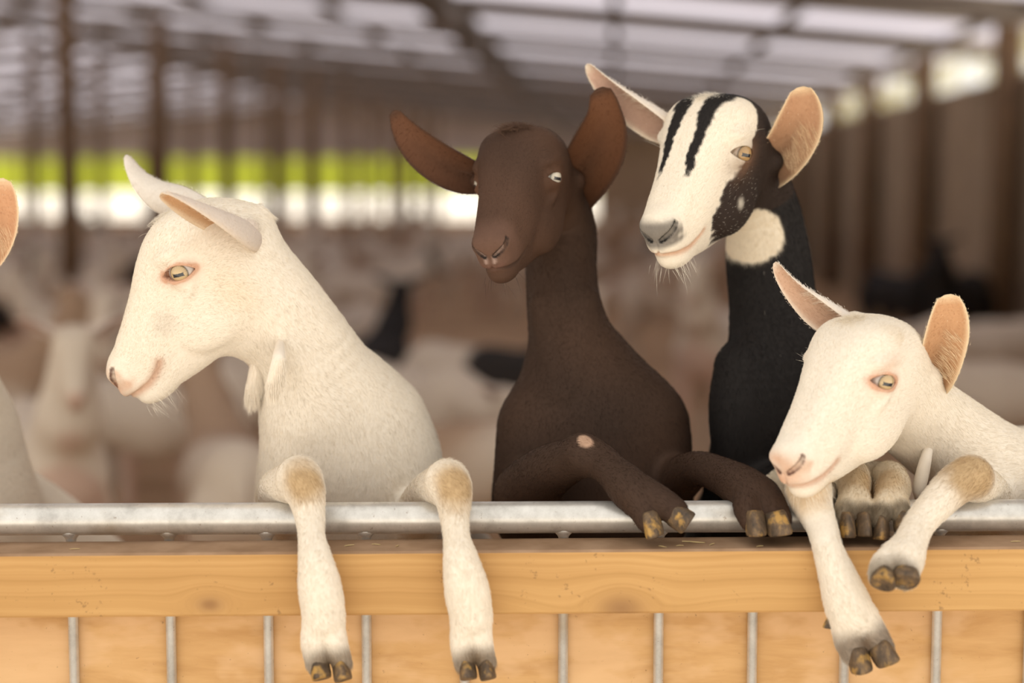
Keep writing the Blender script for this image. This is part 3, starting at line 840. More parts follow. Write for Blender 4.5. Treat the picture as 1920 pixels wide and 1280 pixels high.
def make_goat(name, label, fr, prims, paint, ears, hooves, group, hair_n=70000, eyes=True, hair_len=.009, fine=.0021, coarse=.0050, eye_kw={}, wcol=(.85,.78,.66), ear_hair=True, hmask=None, seed=1, wn=60, tuft=None, speck=None):
    if fr is not None:
        lo, hi = fr.box((-120,-75,-120), (240,75,100))
        stalks = []
        for e in ears:                                                  # root of each ear, blended into the skull
            b = np.array(e['base'], float); t = np.array(e['tip'], float); c1 = np.array(e.get('c1', b+(t-b)*.3)); hc = fr.pt(-60,0,10)-b; hc /= np.linalg.norm(hc)
            o0 = np.array(e['opn0']); o0 = o0/np.linalg.norm(o0)
            sr = e.get('root', .0105); s_ = seg(b+hc*.03, sr*1.35, b+(c1-b)*.6-o0*.005, sr, 1, .018, 'head'); s_.flow = -fr.F; prims.append(s_); stalks.append(s_)
        V, F = surface(prims, fine, coarse, lo, hi)
    else: V, F = surface(prims, coarse, coarse)
    N = vnormals(V, F)
    _, flow = eval_pts(prims, V, True)
    C = np.tile(WHITE, (len(V), 1)).astype(float)
    C = paint(C, V)
    Lh = np.full(len(V), hair_len)
    if fr is not None:
        for e, s_ in zip(ears, stalks): C = C if e.get('root') else mixc(C, e['col_out'], sstep(.006, .002, eval_pts([s_], V))*sstep(66, 76, np.abs(fr.loc(*V.T)[1]))*.9)
    if fr is not None:
        u, w, v = fr.loc(V[:,0], V[:,1], V[:,2])
        hd = sstep(-190, -60, u)*(np.abs(w) < 110)*(v > -170)*(u < 270)
        Lh = Lh*(1-.42*hd)*(1-.6*sstep(190, 235, u)*hd)
        qe = np.sqrt((u/36)**2+(v/28)**2); bare = (qe < 1)*(np.abs(w) > 40)
        Lh = np.where(bare, Lh*.45, Lh)
    mask = np.ones(len(V))
    mask *= sstep(-.55, -.15, -N@FWD)                                  # the sides that can be seen from about here
    mask *= np.where(V[:,2] < 1.02, np.where(V[:,1] < .02, 1.0, 0.0), 1.0)
    if fr is not None: mask *= np.where(hd > .5, 1.7, 1.0)*np.where((u > 232) & (v > -66), .35, 1)
    Vs, Fs_, Cs = [V], [F], [C]; off = len(V); eh = []
    for e in ears:
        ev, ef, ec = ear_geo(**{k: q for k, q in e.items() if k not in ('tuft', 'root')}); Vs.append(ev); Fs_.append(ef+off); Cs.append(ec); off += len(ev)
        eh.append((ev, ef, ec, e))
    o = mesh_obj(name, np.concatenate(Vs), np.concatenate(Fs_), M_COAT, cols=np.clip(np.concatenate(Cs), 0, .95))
    tag(o, label, 'goat', group)
    hx = whiskers(fr, wn, seed, np.array(wcol)) if fr is not None else None
    if tuft is not None:                                                # longer curly hair on the poll
        r = np.random.default_rng(seed+9); q = tuft[0]; cu = r.normal(size=(q,2))*np.array([16,20]); ph = r.uniform(0,6.28,q)
        bs = np.stack([-62+cu[:,0], cu[:,1], TOP(-62+cu[:,0])-2-.006*cu[:,1]**2], 1); L = r.uniform(.5,1,q)*tuft[1]
        pts = np.zeros((q,4,3))
        for k, t in enumerate((0,.33,.67,1)):
            off = np.stack([L*(.5*t+.35*np.sin(ph+t*2.5)*t), L*.5*t*np.cos(ph*1.7+t*2), L*(1.0*t-.5*t*t)], 1)
            W3 = bs+off; pts[:,k] = fr.o+fr.s*(W3[:,:1]*fr.F+W3[:,1:2]*fr.W+W3[:,2:]*fr.V)
        hx = (np.concatenate([hx[0], pts]), np.concatenate([hx[1], np.tile(np.array(tuft[2]), (q,1))]))
    for ev, ef, ec, e in eh:                                            # short hair on the ears
        r = np.random.default_rng(seed+5); en = vnormals(ev, ef)
        nn = len(ev)//2; NA = 21; tt = ((np.arange(len(ev)) % nn)//NA)/33.; aa = 2*((np.arange(len(ev)) % nn) % NA)/(NA-1)-1
        kk = np.flatnonzero((tt > .10) & (tt < .97)); k = r.choice(kk, 3000)
        tg = np.zeros_like(ev); gd = ev.reshape(2, 34, NA, 3); tg = np.gradient(gd, axis=1).reshape(-1, 3); tg /= np.linalg.norm(tg, axis=1)[:,None]+1e-9
        ac = np.gradient(gd, axis=2).reshape(-1, 3); ac /= np.linalg.norm(ac, axis=1)[:,None]+1e-9
        L = r.uniform(.0025, .006, len(k))*(1-.6*tt[k]); D = tg[k]+en[k]*.35+r.normal(size=(len(k),3))*.2
        col = ec[k]*1.05
        if e.get('tuft'):                                                # long pale hair inside the ear
            sgn = e['tuft']; k2 = r.choice(np.flatnonzero((np.arange(len(ev)) < nn) & (aa*sgn > .25) & (aa*sgn < .9) & (tt > .18) & (tt < .62)), 260)
            k = np.r_[k, k2]; L = np.r_[L, r.uniform(.008, .018, 260)]; D = np.r_[D, tg[k2]*.75-sgn*ac[k2]*.9+en[k2]*.45+r.normal(size=(260,3))*.16]
            col = np.r_[col, np.tile(np.array(e['col_rim'])*1.05, (260,1))]
        jit = r.normal(size=(len(k),3))*.0010
        pts = np.stack([ev[k]+jit+D*(L*t)[:,None] for t in (0,.33,.67,1)], 1)
        hx = (pts, col) if hx is None else (np.concatenate([hx[0], pts]), np.concatenate([hx[1], col]))
    if hair_n: grow_hair(o, V, F, N, C, flow, hair_n, Lh, mask if hmask is None else mask*hmask(V), seed=seed, extra=hx, speck=speck)
    if eyes:
        for sg in (-1, 1): eye_mesh(o, fr, sg, **eye_kw)
    for h in hooves: hoof_mesh(o, *h)
    return o
def toes(P, pts, k=.008):
    """two short digit stumps from fetlock to coronet added to the body; pts: (fetlock px,py,Y,r), [(px,py,Y,r), ...]"""
    f, ds = pts
    for d in ds: P += ch([f, d], 1, k, 'toe')

def digits(P, a, b, k=.006):
    """the two toes of a cloven foot"""
    P += ch(a, 1, k, 'toe')+ch(b, 1, k*.6, 'toe')

GRP = 'goats leaning over the gate'
# ------------------------------------------------------------------ white goat in profile, left
def goat_white_left():
    Y0 = .13
    fr = Frame(at(352, 507, Y0), 80, 51, 4, mpp(Y0)*1.0)
    P = head_prims(fr, etilt=34)
    P += ch([(425,470,.14,84), (480,545,.155,98), (550,630,.175,96), (600,725,.20,114), (642,810,.23,148), (652,890,.25,156), (652,960,.26,156)], .78, .03, 'neck')
    P += ch([(505,590,.135,24), (560,672,.140,26), (618,770,.160,30), (648,860,.178,34)], 1, .022, 'neck')
    P += ch([(720,800,.24,70), (752,850,.24,62), (760,900,.25,62)], .9, .04, 'shoulder')
    P += ch([(560,800,.16,62), (548,880,.17,58), (550,960,.20,60)], .8, .04, 'shoulder')
    hind(P, (at(650,900,.27), (-.10,.80,.74), .115), .125)
    # forelegs over the rail
    P += ch([(548,985,.20,52), (520,928,.10,40), (560,898,-.030,40)], 1, .015, 'leg')
    P += ch([(560,892,-.036,36), (568,908,-.042,38), (580,960,-.062,29), (584,1005,-.090,25), (593,1060,-.114,34), (601,1110,-.118,41), (608,1155,-.118,39)], 1, .012, 'leg')
    digits(P, [(597,1148,-.118,27), (590,1200,-.119,26), (595,1244,-.120,22)], [(618,1148,-.118,27), (627,1200,-.119,24), (641,1244,-.120,20)])
    P += ch([(775,985,.20,50), (800,932,.11,40), (838,905,-.030,40)], 1, .015, 'leg')
    P += ch([(838,898,-.036,36), (846,915,-.042,37), (852,965,-.064,28), (856,1005,-.090,25), (866,1060,-.114,35), (876,1110,-.118,42), (884,1155,-.118,39)], 1, .012, 'leg')
    digits(P, [(874,1148,-.118,27), (868,1200,-.119,24), (871,1244,-.120,20)], [(895,1148,-.118,26), (901,1200,-.119,23), (912,1242,-.120,19)])
    S = lambda px: px*mpp(-.11)
    hv = []
    for x, y, dx, inn, rw in ((594,1242,6,-1,24), (642,1242,9,1,22), (871,1242,4,-1,21), (913,1240,9,1,20)):
        t = at(x, y, -.117); b = at(x+dx, y+37, -.130)
        hv.append((t, b-t, (0,-1,.25), S(rw), S(24), -inn))
    def paint(C, V):
        C = mixc(C, np.array((.84,.73,.57)), sstep(-.2,.8, vnoise(V, 9, 4))*.35)
        C, (u, w, v) = head_paint(C, fr, V)
        C = blob(C, V, fr.pt(100,-60,-30), .018, (.45,.38,.30), .3, 1.2)
        C = mixc(C, np.array((.72,.55,.34)), np.exp(-(((u+25)/40)**2+((v+95)/60)**2))*.35)
        for kx, ky in ((563,893), (850,905)):
            C = blob(C, V, at(kx+8, ky+2, -.075), .034, TAN, .80, .9)
        for kx, ky in ((600,1245), (640,1246), (876,1245), (912,1245)):
            C = blob(C, V, at(kx, ky, -.125), .024, (.15,.095,.05), .8, .9)
        return C
    ears = [
        dict(base=at(482,432,.145), c1=at(452,432,.055), c2=at(360,395,-.005), tip=at(303,363,-.03), opn0=(-.45,-.45,-.75), opn1=(-.6,-.6,-.5), hw=.037,
             col_in=(.62,.37,.20), col_out=(.70,.60,.52), col_rim=(.82,.66,.48), cup=(115,75,45), tuft=1),
        dict(base=at(425,420,.19), c1=at(350,385,.21), c2=at(262,365,.23), tip=at(237,291,.24), opn0=(-.5,.5,.5), opn1=(-.8,.4,.0), hw=.025,
             col_in=(.62,.50,.42), col_out=(.76,.69,.61), cup=(110,60,35), taper=1.05)]
    o = make_goat('goat', 'white goat in profile at the left, both forelegs hanging over the gate', fr, P, paint, ears, hv, GRP, 110000, seed=21, tuft=(420, 28, (.84,.76,.64)))
    # wattles
    for k, (x0, y0, x1, y1, Y, r) in enumerate(((482,645,472,754,.150,14), (526,630,512,738,.150,14))):
        m = MB(); n = 14; pts = []; rad = []
        for i in range(n):
            t = i/(n-1); pts.append(at(x0+(x1-x0)*t+2*math.sin(t*4), y0+(y1-y0)*t, Y-.085*min(t*2.6,1)**.7*k)); rad.append(r*mpp(Y)*(.42+.60*math.sin(min(t*1.2, 1)*math.pi*.55))*(1 if t < .72 else math.sqrt(max(0, 1-((t-.72)/.285)**2))+.02))
        m.tube(pts, rad, 14)
        wo = m.build('wattle', M_WATTLE, o, True)
        r_ = np.random.default_rng(40+k); q = 2200
        tt = r_.uniform(.05, 1, q); an = r_.uniform(0, 6.28, q); pi = np.stack([np.interp(tt, np.linspace(0,1,n), np.array(pts)[:,c]) for c in range(3)], 1)
        rr = np.interp(tt, np.linspace(0,1,n), rad); dirn = np.stack([np.cos(an), np.sin(an), np.zeros(q)], 1)
        base = pi+dirn*rr[:,None]; D = np.array([0,0,-1.])+dirn*.12+r_.normal(size=(q,3))*.08; L = r_.uniform(.008,.018,q)*(.6+.6*tt)
        hp = np.stack([base+D*(L*t)[:,None] for t in (0,.33,.67,1)], 1)
        curves_obj('wattle_hair', hp, np.tile(WHITE*1.08, (q,1)), wo, .00017)
    return o
def curves_obj(name, pts, C, parent, rad):
    n = len(pts); hc = bpy.data.hair_curves.new(name); hc.add_curves([4]*n)
    hc.attributes['position'].data.foreach_set('vector', pts.astype(np.float32).ravel())
    ra = hc.attributes.get('radius') or hc.attributes.new('radius', 'FLOAT', 'POINT')
    ra.data.foreach_set('value', np.tile(np.array([1,.9,.65,.12], np.float32)*rad, n))
    ca = hc.attributes.new('hcol', 'FLOAT_COLOR', 'CURVE'); c4 = np.ones((n,4), np.float32); c4[:,:3] = np.clip(C,0,.95); ca.data.foreach_set('color', c4.ravel())
    hc.materials.append(M_HAIR); o = bpy.data.objects.new(name, hc); COL.objects.link(o); o.parent = parent; return o
M_WATTLE = simple('wattle_skin', (.80,.71,.60), .8, .06, 60)

# ------------------------------------------------------------------ brown goat
def goat_brown():
    Y0 = .20
    BR = np.array((.052,.027,.016)); FACE = np.array((.074,.037,.022))
    fr = Frame(at(972, 340, Y0), 17, 28, 6, mpp(Y0)*.90)
    P = head_prims(fr, lid=10, lensL=24, etilt=32)
    P += ch([(None, fr.pt(-95,0,-20), 74*fr.s), (1052,440,.33,66), (1052,500,.31,66), (1057,570,.29,69), (1072,645,.28,82), (1092,725,.28,118), (1110,810,.28,158), (1110,880,.28,170), (1110,960,.29,170)], .85, .025, 'neck')
    P += ch([(1098,560,.262,18), (1085,650,.240,22), (1066,730,.215,26)], 1, .018, 'neck')
    P += ch([(1014,570,.262,16), (1034,660,.240,20), (1056,730,.215,24)], 1, .018, 'neck')
    P += ch([(1215,800,.27,66), (1228,870,.26,54), (1230,930,.26,52)], .9, .05, 'shoulder')
    P += ch([(1000,800,.24,58), (990,880,.23,52), (985,950,.24,52)], .9, .05, 'shoulder')
    hind(P, (at(1110,930,.30), (.14,.86,.74), .12), .125)
    P += ch([(985,925,.16,60), (1020,890,.12,52), (1092,852,.055,36)], 1, .02, 'leg')
    P += ch([(1090,850,.055,36), (1112,858,.05,36), (1150,885,.012,33), (1180,915,-.018,40), (1195,930,-.030,39)], 1, .014, 'leg')
    digits(P, [(1188,925,-.030,30), (1203,950,-.045,28), (1215,976,-.056,23)], [(1205,920,-.028,30), (1235,938,-.045,29), (1264,958,-.056,27)])
    P += ch([(1270,900,.20,44), (1316,878,.11,32), (1360,895,.060,36), (1400,918,.010,42), (1420,932,-.010,42)], 1, .016, 'leg')
    digits(P, [(1405,930,-.012,30), (1403,952,-.035,28), (1410,974,-.052,24)], [(1432,930,-.012,32), (1446,950,-.035,30), (1458,972,-.052,27)])
    S = lambda px: px*mpp(-.05)
    hv = []
    for x, y, dx, dy, inn, rw, n in ((1214,964,12,46,1,23,(-.2,-1,.1)), (1264,958,34,22,-1,30,(.5,-1,.0)), (1410,962,2,46,1,25,(0,-1,.1)), (1458,962,10,44,-1,29,(.2,-1,.1))):
        t = at(x, y, -.056); b = at(x+dx, y+dy, -.064)
        hv.append((t, b-t, n, S(rw), S(26), inn))
    def paint(C, V):
        C[:] = BR
        u, w, v = fr.loc(V[:,0], V[:,1], V[:,2])
        hd = sstep(-150,-40,u)*sstep(-190,-120,v)*(np.abs(w) < 130)
        C = mixc(C, FACE, hd)
        C = mixc(C, (.125,.066,.044), sstep(175,215,u)*hd*sstep(-80,-60,v)*.9)
        C = mixc(C, (.15,.07,.038), np.exp(-(((u-10)/42)**2+((v-4)/34)**2))*(np.abs(w) > 40)*.8)
        C = mixc(C, (.34,.24,.20), np.exp(-((np.abs(w)-9-np.clip((v+33)*1.4,0,20))/4)**2)*(u > 236)*(v > -46)*(v < -14)*.8)
        nos = nostril(fr, u, w, v)
        C = mixc(C, (.012,.008,.006), nos*1.0)
        C = mixc(C, (.03,.016,.011), np.exp(-(mouth(fr, u, w, v)/4)**2)*.9)
        C = mixc(C, (.16,.08,.06), np.exp(-((u-252)/10)**2)*np.exp(-((v+56)/8)**2)*.6)
        C = C*(1+.18*vnoise(V, 40, 8))[:,None]
        C = blob(C, V, at(1098,818,.03), .014, (.50,.32,.22), .95, .3)
        return C
    ears = [
        dict(base=at(935,335,.255), c1=at(865,345,.235), c2=at(765,285,.21), tip=at(739,207,.20), opn0=(-.1,-1,-.1), opn1=(.1,-1,.0), hw=.0285, col_in=(.13,.055,.027), col_out=(.07,.034,.020), cup=(120,62,40), prof=[.42,.62,.92,1.0,.86,.60,.36,.22,.12]),
        dict(base=at(1070,362,.30), c1=at(1094,322,.262), c2=at(1158,255,.24), tip=at(1123,165,.23), opn0=(.3,-1,.1), opn1=(-.1,-1,.0), hw=.041, col_in=(.14,.056,.024), col_out=(.07,.034,.020), cup=(100,62,45), prof=[.72,.82,.96,1.0,.84,.58,.42,.28,.14])]
    return make_goat('goat', 'dark brown goat facing the camera with one knee bent above the rail', fr, P, paint, ears, hv, GRP, 80000, seed=22, hair_len=.0065,
                     eye_kw=dict(iris=(.52,.47,.38), white=(.50,.45,.40), gaze=(.5,.03)), wcol=(.08,.05,.04), wn=24, tuft=(1100, 40, (.12,.066,.042)))

# ------------------------------------------------------------------ black and white goat
def goat_pied():
    Y0 = .20
    BK = np.array((.014,.011,.010)); DK = np.array((.030,.018,.013))
    fr = Frame(at(1324, 290, Y0), 33, 31, 1, mpp(Y0)*.98)
    P = head_prims(fr, etilt=33)
    P += ch([(None, fr.pt(-95,0,-25), 78*fr.s), (1432,410,.33,70), (1440,480,.33,78), (1450,570,.32,82), (1470,660,.31,105), (1480,750,.31,132), (1480,860,.31,142), (1480,950,.31,142)], .85, .025, 'neck')
    P += ch([(1390,690,.25,50), (1392,760,.24,62), (1400,850,.24,62), (1410,930,.25,60)], .95, .04, 'shoulder')
    hind(P, (at(1480,930,.33), (.42,.90,.74), .12), .125)
    P += ch([(1430,930,.20,56), (1530,895,.13,40), (1588,880,.06,33)], 1, .018, 'white_leg')
    P += ch([(1570,930,.22,56), (1630,905,.13,40), (1668,898,.055,33)], 1, .018, 'white_leg')
    P += ch([(1585,878,.06,33), (1596,890,.045,33), (1600,920,.005,30), (1601,935,-.012,28)], 1, .003, 'white_leg')
    P += ch([(1666,896,.055,33), (1672,906,.040,34), (1671,930,-.002,31), (1669,943,-.018,29)], 1, .003, 'white_leg')
    digits(P, [(1594,928,-.008,21), (1587,950,-.035,20), (1584,970,-.050,19)], [(1610,928,-.008,21), (1616,950,-.035,20), (1620,970,-.050,18)], .004)
    digits(P, [(1662,936,-.015,22), (1653,956,-.042,20), (1648,976,-.056,19)], [(1680,934,-.015,21), (1686,952,-.042,20), (1690,968,-.056,18)], .004)
    S = lambda px: px*mpp(-.05)
    hv = []
    for x, y, dx, dy, inn, rw in ((1583,966,0,46,1,20), (1621,966,2,44,-1,18), (1647,972,-2,44,1,20), (1691,964,6,44,-1,19)):
        t = at(x, y, -.052); b = at(x+dx, y+dy, -.062); hv.append((t, b-t, (0,-1,.15), S(rw), S(25), inn))
    leg = [p for p in P if p.tag == 'white_leg' or p.tag == 'toe']
    def paint(C, V):
        u, w, v = fr.loc(V[:,0], V[:,1], V[:,2]); aw = np.abs(w); W_ = WHITE*np.array((1.0,.99,.97))
        C[:] = W_
        nz = vnoise(V, 130, 5)*5+vnoise(V, 420, 6)*4
        behind = sstep(-96,-114, u+nz-.30*(v-60))                           # back of the skull and neck
        C = mixc(C, BK, behind)
        cheek = sstep(6,-6, (v+1+.46*(u-8))+nz)*sstep(150,136, u+nz*1.5-.15*v)*sstep(20,32,aw)   # dark cheeks below the eye
        C = mixc(C, DK, cheek)
        thr = sstep(-150,-164, v+.25*u*0+nz)                                  # pale throat
        q_ = V-at(1402,447,.27); d = np.linalg.norm(np.stack([q_[:,0]*.86+q_[:,2]*.3, q_[:,1]*.7, (q_[:,2]-q_[:,0]*.25)*1.45], 1), axis=1)/.054+nz*.012+vnoise(V, 60, 31)*.12
        C = mixc(C, WHITE*np.array((1,.96,.88)), sstep(1.12,.9,d))
        for sg in (-1,1):                                                 # two stripes down the forehead
            cx = np.interp(u, [-120,-60,0,60,145], [36,33,30,29,27]); hw_ = np.interp(u, [-120,-60,0,60,110,145], [26,25,17,10,8,4])
            st = sstep(1.2,.8, np.abs(w*sg-cx+nz*.5)/hw_)*sstep(150,118,u+nz*1.5)*(v > -5)
            C = mixc(C, BK, st)
        C = blob(C, V, fr.pt(52,-84,-78), .010, W_*.8, .8, .9)
        C = mixc(C, (.20,.105,.06), np.exp(-(((u-8)/42)**2+((v+6)/30)**2))*(aw > 40)*.75)
        C = mixc(C, (.10,.085,.075), sstep(212,236,u+nz)*sstep(-54,-40,v)*sstep(8,-6,v)*.85)
        C = mixc(C, (.55,.26,.13), np.exp(-(mouth(fr, u, w, v)/6.5)**2)*.85)
        nos = nostril(fr, u, w, v)
        C = mixc(C, (.010,.008,.007), nos*1.0)
        body = 1-sstep(-260,-215,u)*0
        dl = eval_pts(leg, V); wl = sstep(.012,.004,dl)*(V[:,1] < .16)
        hdm = (u > -175)*(v > -175)*(aw < 130)
        nb = np.where(hdm, 0, 1.0); keep = sstep(1.12,.9,d)
        C = mixc(C, BK, nb*(1-keep)); C = mixc(C, WHITE*np.array((.95,.9,.8)), wl)
        for kx, ky in ((1602,880), (1660,885)): C = blob(C, V, at(kx,ky,-.0), .03, TAN*1.2, .5, .9)
        for kx, ky in ((1583,962),(1620,964),(1646,968),(1688,962)): C = blob(C, V, at(kx,ky,-.06), .022, (.10,.07,.04), .8, .8)
        return C
    ears = [
        dict(base=at(1300,262,.26), c1=at(1230,215,.24), c2=at(1150,195,.25), tip=at(1099,121,.27), opn0=(-.4,-.6,-.7), opn1=(-.6,-.6,-.5), hw=.029, col_in=(.64,.42,.32), col_out=(.78,.70,.62), col_rim=(.82,.70,.55), cup=(120,78,45), tuft=1, taper=1.0),
        dict(base=at(1440,318,.265), c1=at(1466,290,.235), c2=at(1518,240,.20), tip=at(1500,163,.20), opn0=(.2,-1,.2), opn1=(-.1,-1,.0), hw=.0345, root=.0104, col_in=(.50,.28,.16), col_out=(.76,.66,.50), col_rim=(.80,.60,.38), cup=(100,64,45), tuft=1, prof=[.72,.84,.96,1.0,.95,.76,.50,.30,.14])]
    return make_goat('goat', 'black goat with a white face and two black forehead stripes', fr, P, paint, ears, hv, GRP, 110000, seed=23, hair_len=.0085,
                     eye_kw=dict(iris=(.36,.22,.09), white=(.40,.30,.22), gaze=(.48,.03)), tuft=(420, 24, (.82,.75,.64)),
                     speck=lambda Q: np.where(np.linalg.norm(Q-fr.pt(60,-70,-70), axis=1) < .06, .05, .0006))

# ------------------------------------------------------------------ white goat, right
def goat_white_right():
    Y0 = -.02
    fr = Frame(at(1596, 708, Y0), 47, 31, 0, mpp(Y0)*1.0)
    P = head_prims(fr, etilt=36)
    P += ch([(None, fr.pt(-90,0,-30), 82*fr.s), (1712,772,.09,84), (1760,812,.12,88), (1812,852,.14,92), (1866,905,.18,104), (1905,965,.22,115)], .9, .025, 'neck')
    P += ch([(1905,905,.12,70), (1990,900,.16,80), (2040,960,.22,90)], .9, .04, 'shoulder')
    hind(P, (at(1930,950,.27), (.72,.82,.74), .12), .125)
    P += ch([(1660,985,.13,44), (1560,945,.06,36), (1515,922,-.03,38)], 1, .015, 'leg')
    P += ch([(1513,918,-.036,38), (1520,938,-.046,38), (1540,985,-.072,29), (1553,1030,-.100,28), (1572,1085,-.112,36), (1588,1130,-.116,43), (1600,1162,-.116,43)], 1, .012, 'leg')
    digits(P, [(1590,1158,-.116,31), (1592,1195,-.118,29), (1601,1222,-.120,26)], [(1614,1152,-.116,31), (1634,1185,-.118,28), (1650,1212,-.120,26)])
    P += ch([(1880,985,.20,50), (1860,935,.10,42), (1822,898,-.02,38)], 1, .015, 'leg')
    P += ch([(1820,892,-.028,38), (1800,903,-.035,38), (1755,945,-.062,32), (1722,985,-.088,29), (1706,1020,-.112,32), (1692,1048,-.130,40), (1684,1062,-.140,40)], 1, .012, 'leg')
    digits(P, [(1680,1046,-.136,32), (1660,1062,-.150,28), (1654,1076,-.158,26)], [(1695,1050,-.138,30), (1697,1066,-.150,28), (1697,1080,-.158,26)])
    S = lambda px: px*mpp(-.11)
    hv = []
    for x, y, dx, dy, inn, rw, Y, n in ((1600,1216,10,48,1,27,-.122,(0,-1,.2)), (1649,1205,22,40,-1,29,-.122,(.2,-1,.2)), (1652,1074,-8,24,1,30,-.160,(-.2,-1,-.2)), (1698,1076,-2,24,-1,30,-.160,(.1,-1,-.2))):
        t = at(x, y, Y); b = at(x+dx, y+dy, Y-.008 if Y > -.14 else Y-.016); hv.append((t, b-t, n, S(rw), S(26), inn))
    t = at(1563,1156,-.108); b = at(1556,1180,-.110); hv.append((t, b-t, (-1,-.3,0), S(9), S(11), 0))
    def paint(C, V):
        C = mixc(C, np.array((.84,.73,.57)), sstep(-.2,.8, vnoise(V, 9, 14))*.3)
        C, (u, w, v) = head_paint(C, fr, V, rim=1.0)
        C = mixc(C, PINK*1.05, np.exp(-(((u+8)/34)**2+((v-30)/16)**2))*(np.abs(w) > 40)*.35)
        C = mixc(C, np.array((.66,.52,.34)), np.exp(-((u+75)/26)**2)*(v > 40)*(.5+.5*vnoise(V,90,3))*.45)
        C = blob(C, V, at(1508,915,-.06), .034, TAN*1.3, .55, .9)
        C = blob(C, V, at(1826,886,-.055), .040, TAN, .80, .9)
        for kx, ky, Y in ((1600,1216,-.13), (1652,1206,-.13)): C = blob(C, V, at(kx,ky,Y), .026, (.13,.08,.045), .8, .9)
        for kx, ky in ((1656,1082),(1696,1082)): C = blob(C, V, at(kx,ky,-.17), .024, (.16,.11,.06), .75, .9)
        return C
    ears = [
        dict(base=at(1632,628,.05), c1=at(1575,595,.03), c2=at(1482,562,.05), tip=at(1452,492,.07), opn0=(-.4,-.7,-.65), opn1=(-.6,-.6,-.5), hw=.026, col_in=(.66,.43,.30), col_out=(.80,.72,.64), col_rim=(.83,.70,.56), cup=(115,78,40), taper=.9, tuft=1),
        dict(base=at(1736,728,.06), c1=at(1750,694,.02), c2=at(1788,630,-.01), tip=at(1777,552,-.01), opn0=(.15,-1,.15), opn1=(-.05,-1,.0), hw=.0295, col_in=(.60,.34,.18), col_out=(.80,.68,.50), col_rim=(.84,.66,.44), cup=(100,64,42), tuft=1, prof=[.72,.84,.97,1.0,.97,.80,.55,.34,.15])]
    o = make_goat('goat', 'white goat at the right with its muzzle resting above its crossed forelegs', fr, P, paint, ears, hv, GRP, 110000, seed=24, tuft=(420, 26, (.80,.70,.55)))
    for k, (x0,y0,x1,y1,Y) in enumerate(((1750,800,1718,936,.105),)):
        m = MB(); n = 12; pts = []; rad = []
        for i in range(n):
            t = i/(n-1); pts.append(at(x0+(x1-x0)*t, y0+(y1-y0)*t, Y-.06*min(t*2.5,1))); rad.append(13*mpp(Y)*(.25+.75*math.sin(min(t*1.2,1)*1.7))*(1 if t < .75 else math.sqrt(max(0,1-((t-.75)/.255)**2))+.02))
        m.tube(pts, rad, 12); m.build('wattle', M_WATTLE, o, True)
    return o
# ------------------------------------------------------------------ goat cut by the left edge of the frame
def goat_edge():
    Y0 = .16
    fr = Frame(at(-175, 470, Y0), 40, 36, 0, mpp(Y0)*.98)
    P = head_prims(fr)
    P += ch([(None, fr.pt(-90,0,-30), 80*fr.s), (-120,580,.29,78), (-112,660,.32,86), (-108,750,.36,112), (-98,830,.40,138), (-92,950,.42,142)], .9, .025, 'neck')
    hind(P, (at(-90,960,.42), (-.82,.98,.74), .12), .125)
    P += ch([(-150,985,.30,50), (-170,935,.12,38), (-180,905,.03,36), (-180,930,-.03,32), (-180,965,-.050,30)], 1, .015, 'leg')
    def paint(C, V):
        C, _ = head_paint(C, fr, V); return C
    ears = [dict(base=at(-60,475,.20), c1=at(-28,505,.165), c2=at(8,425,.12), tip=at(0,334,.12), opn0=(.15,-1,.15), opn1=(-.05,-1,0), hw=.031, col_in=(.62,.34,.19), col_out=(.80,.66,.48), col_rim=(.84,.64,.42), cup=(100,64,42), tuft=1, prof=[.72,.84,.97,1.0,.97,.80,.55,.34,.15]),
            dict(base=at(-150,390,.2), tip=at(-300,300,.25), bend=(0,0,-.015), opn0=(-.5,-.6,-.6), opn1=(-.6,-.6,-.5), hw=.028, col_in=(.66,.43,.30), col_out=(.80,.72,.64))]
    hv = []
    for x, inn in ((-196,1), (-164,-1)):
        t = at(x, 975, -.056); b = at(x, 1012, -.062); hv.append((t, b-t, (0,-1,.15), .015, .017, inn))
    return make_goat('goat', 'white goat cut off by the left edge of the picture, one ear showing', fr, P, paint, ears, hv, GRP, 30000, seed=25, fine=.003, coarse=.006)
goat_white_left(); goat_brown(); goat_pied(); goat_white_right(); goat_edge()
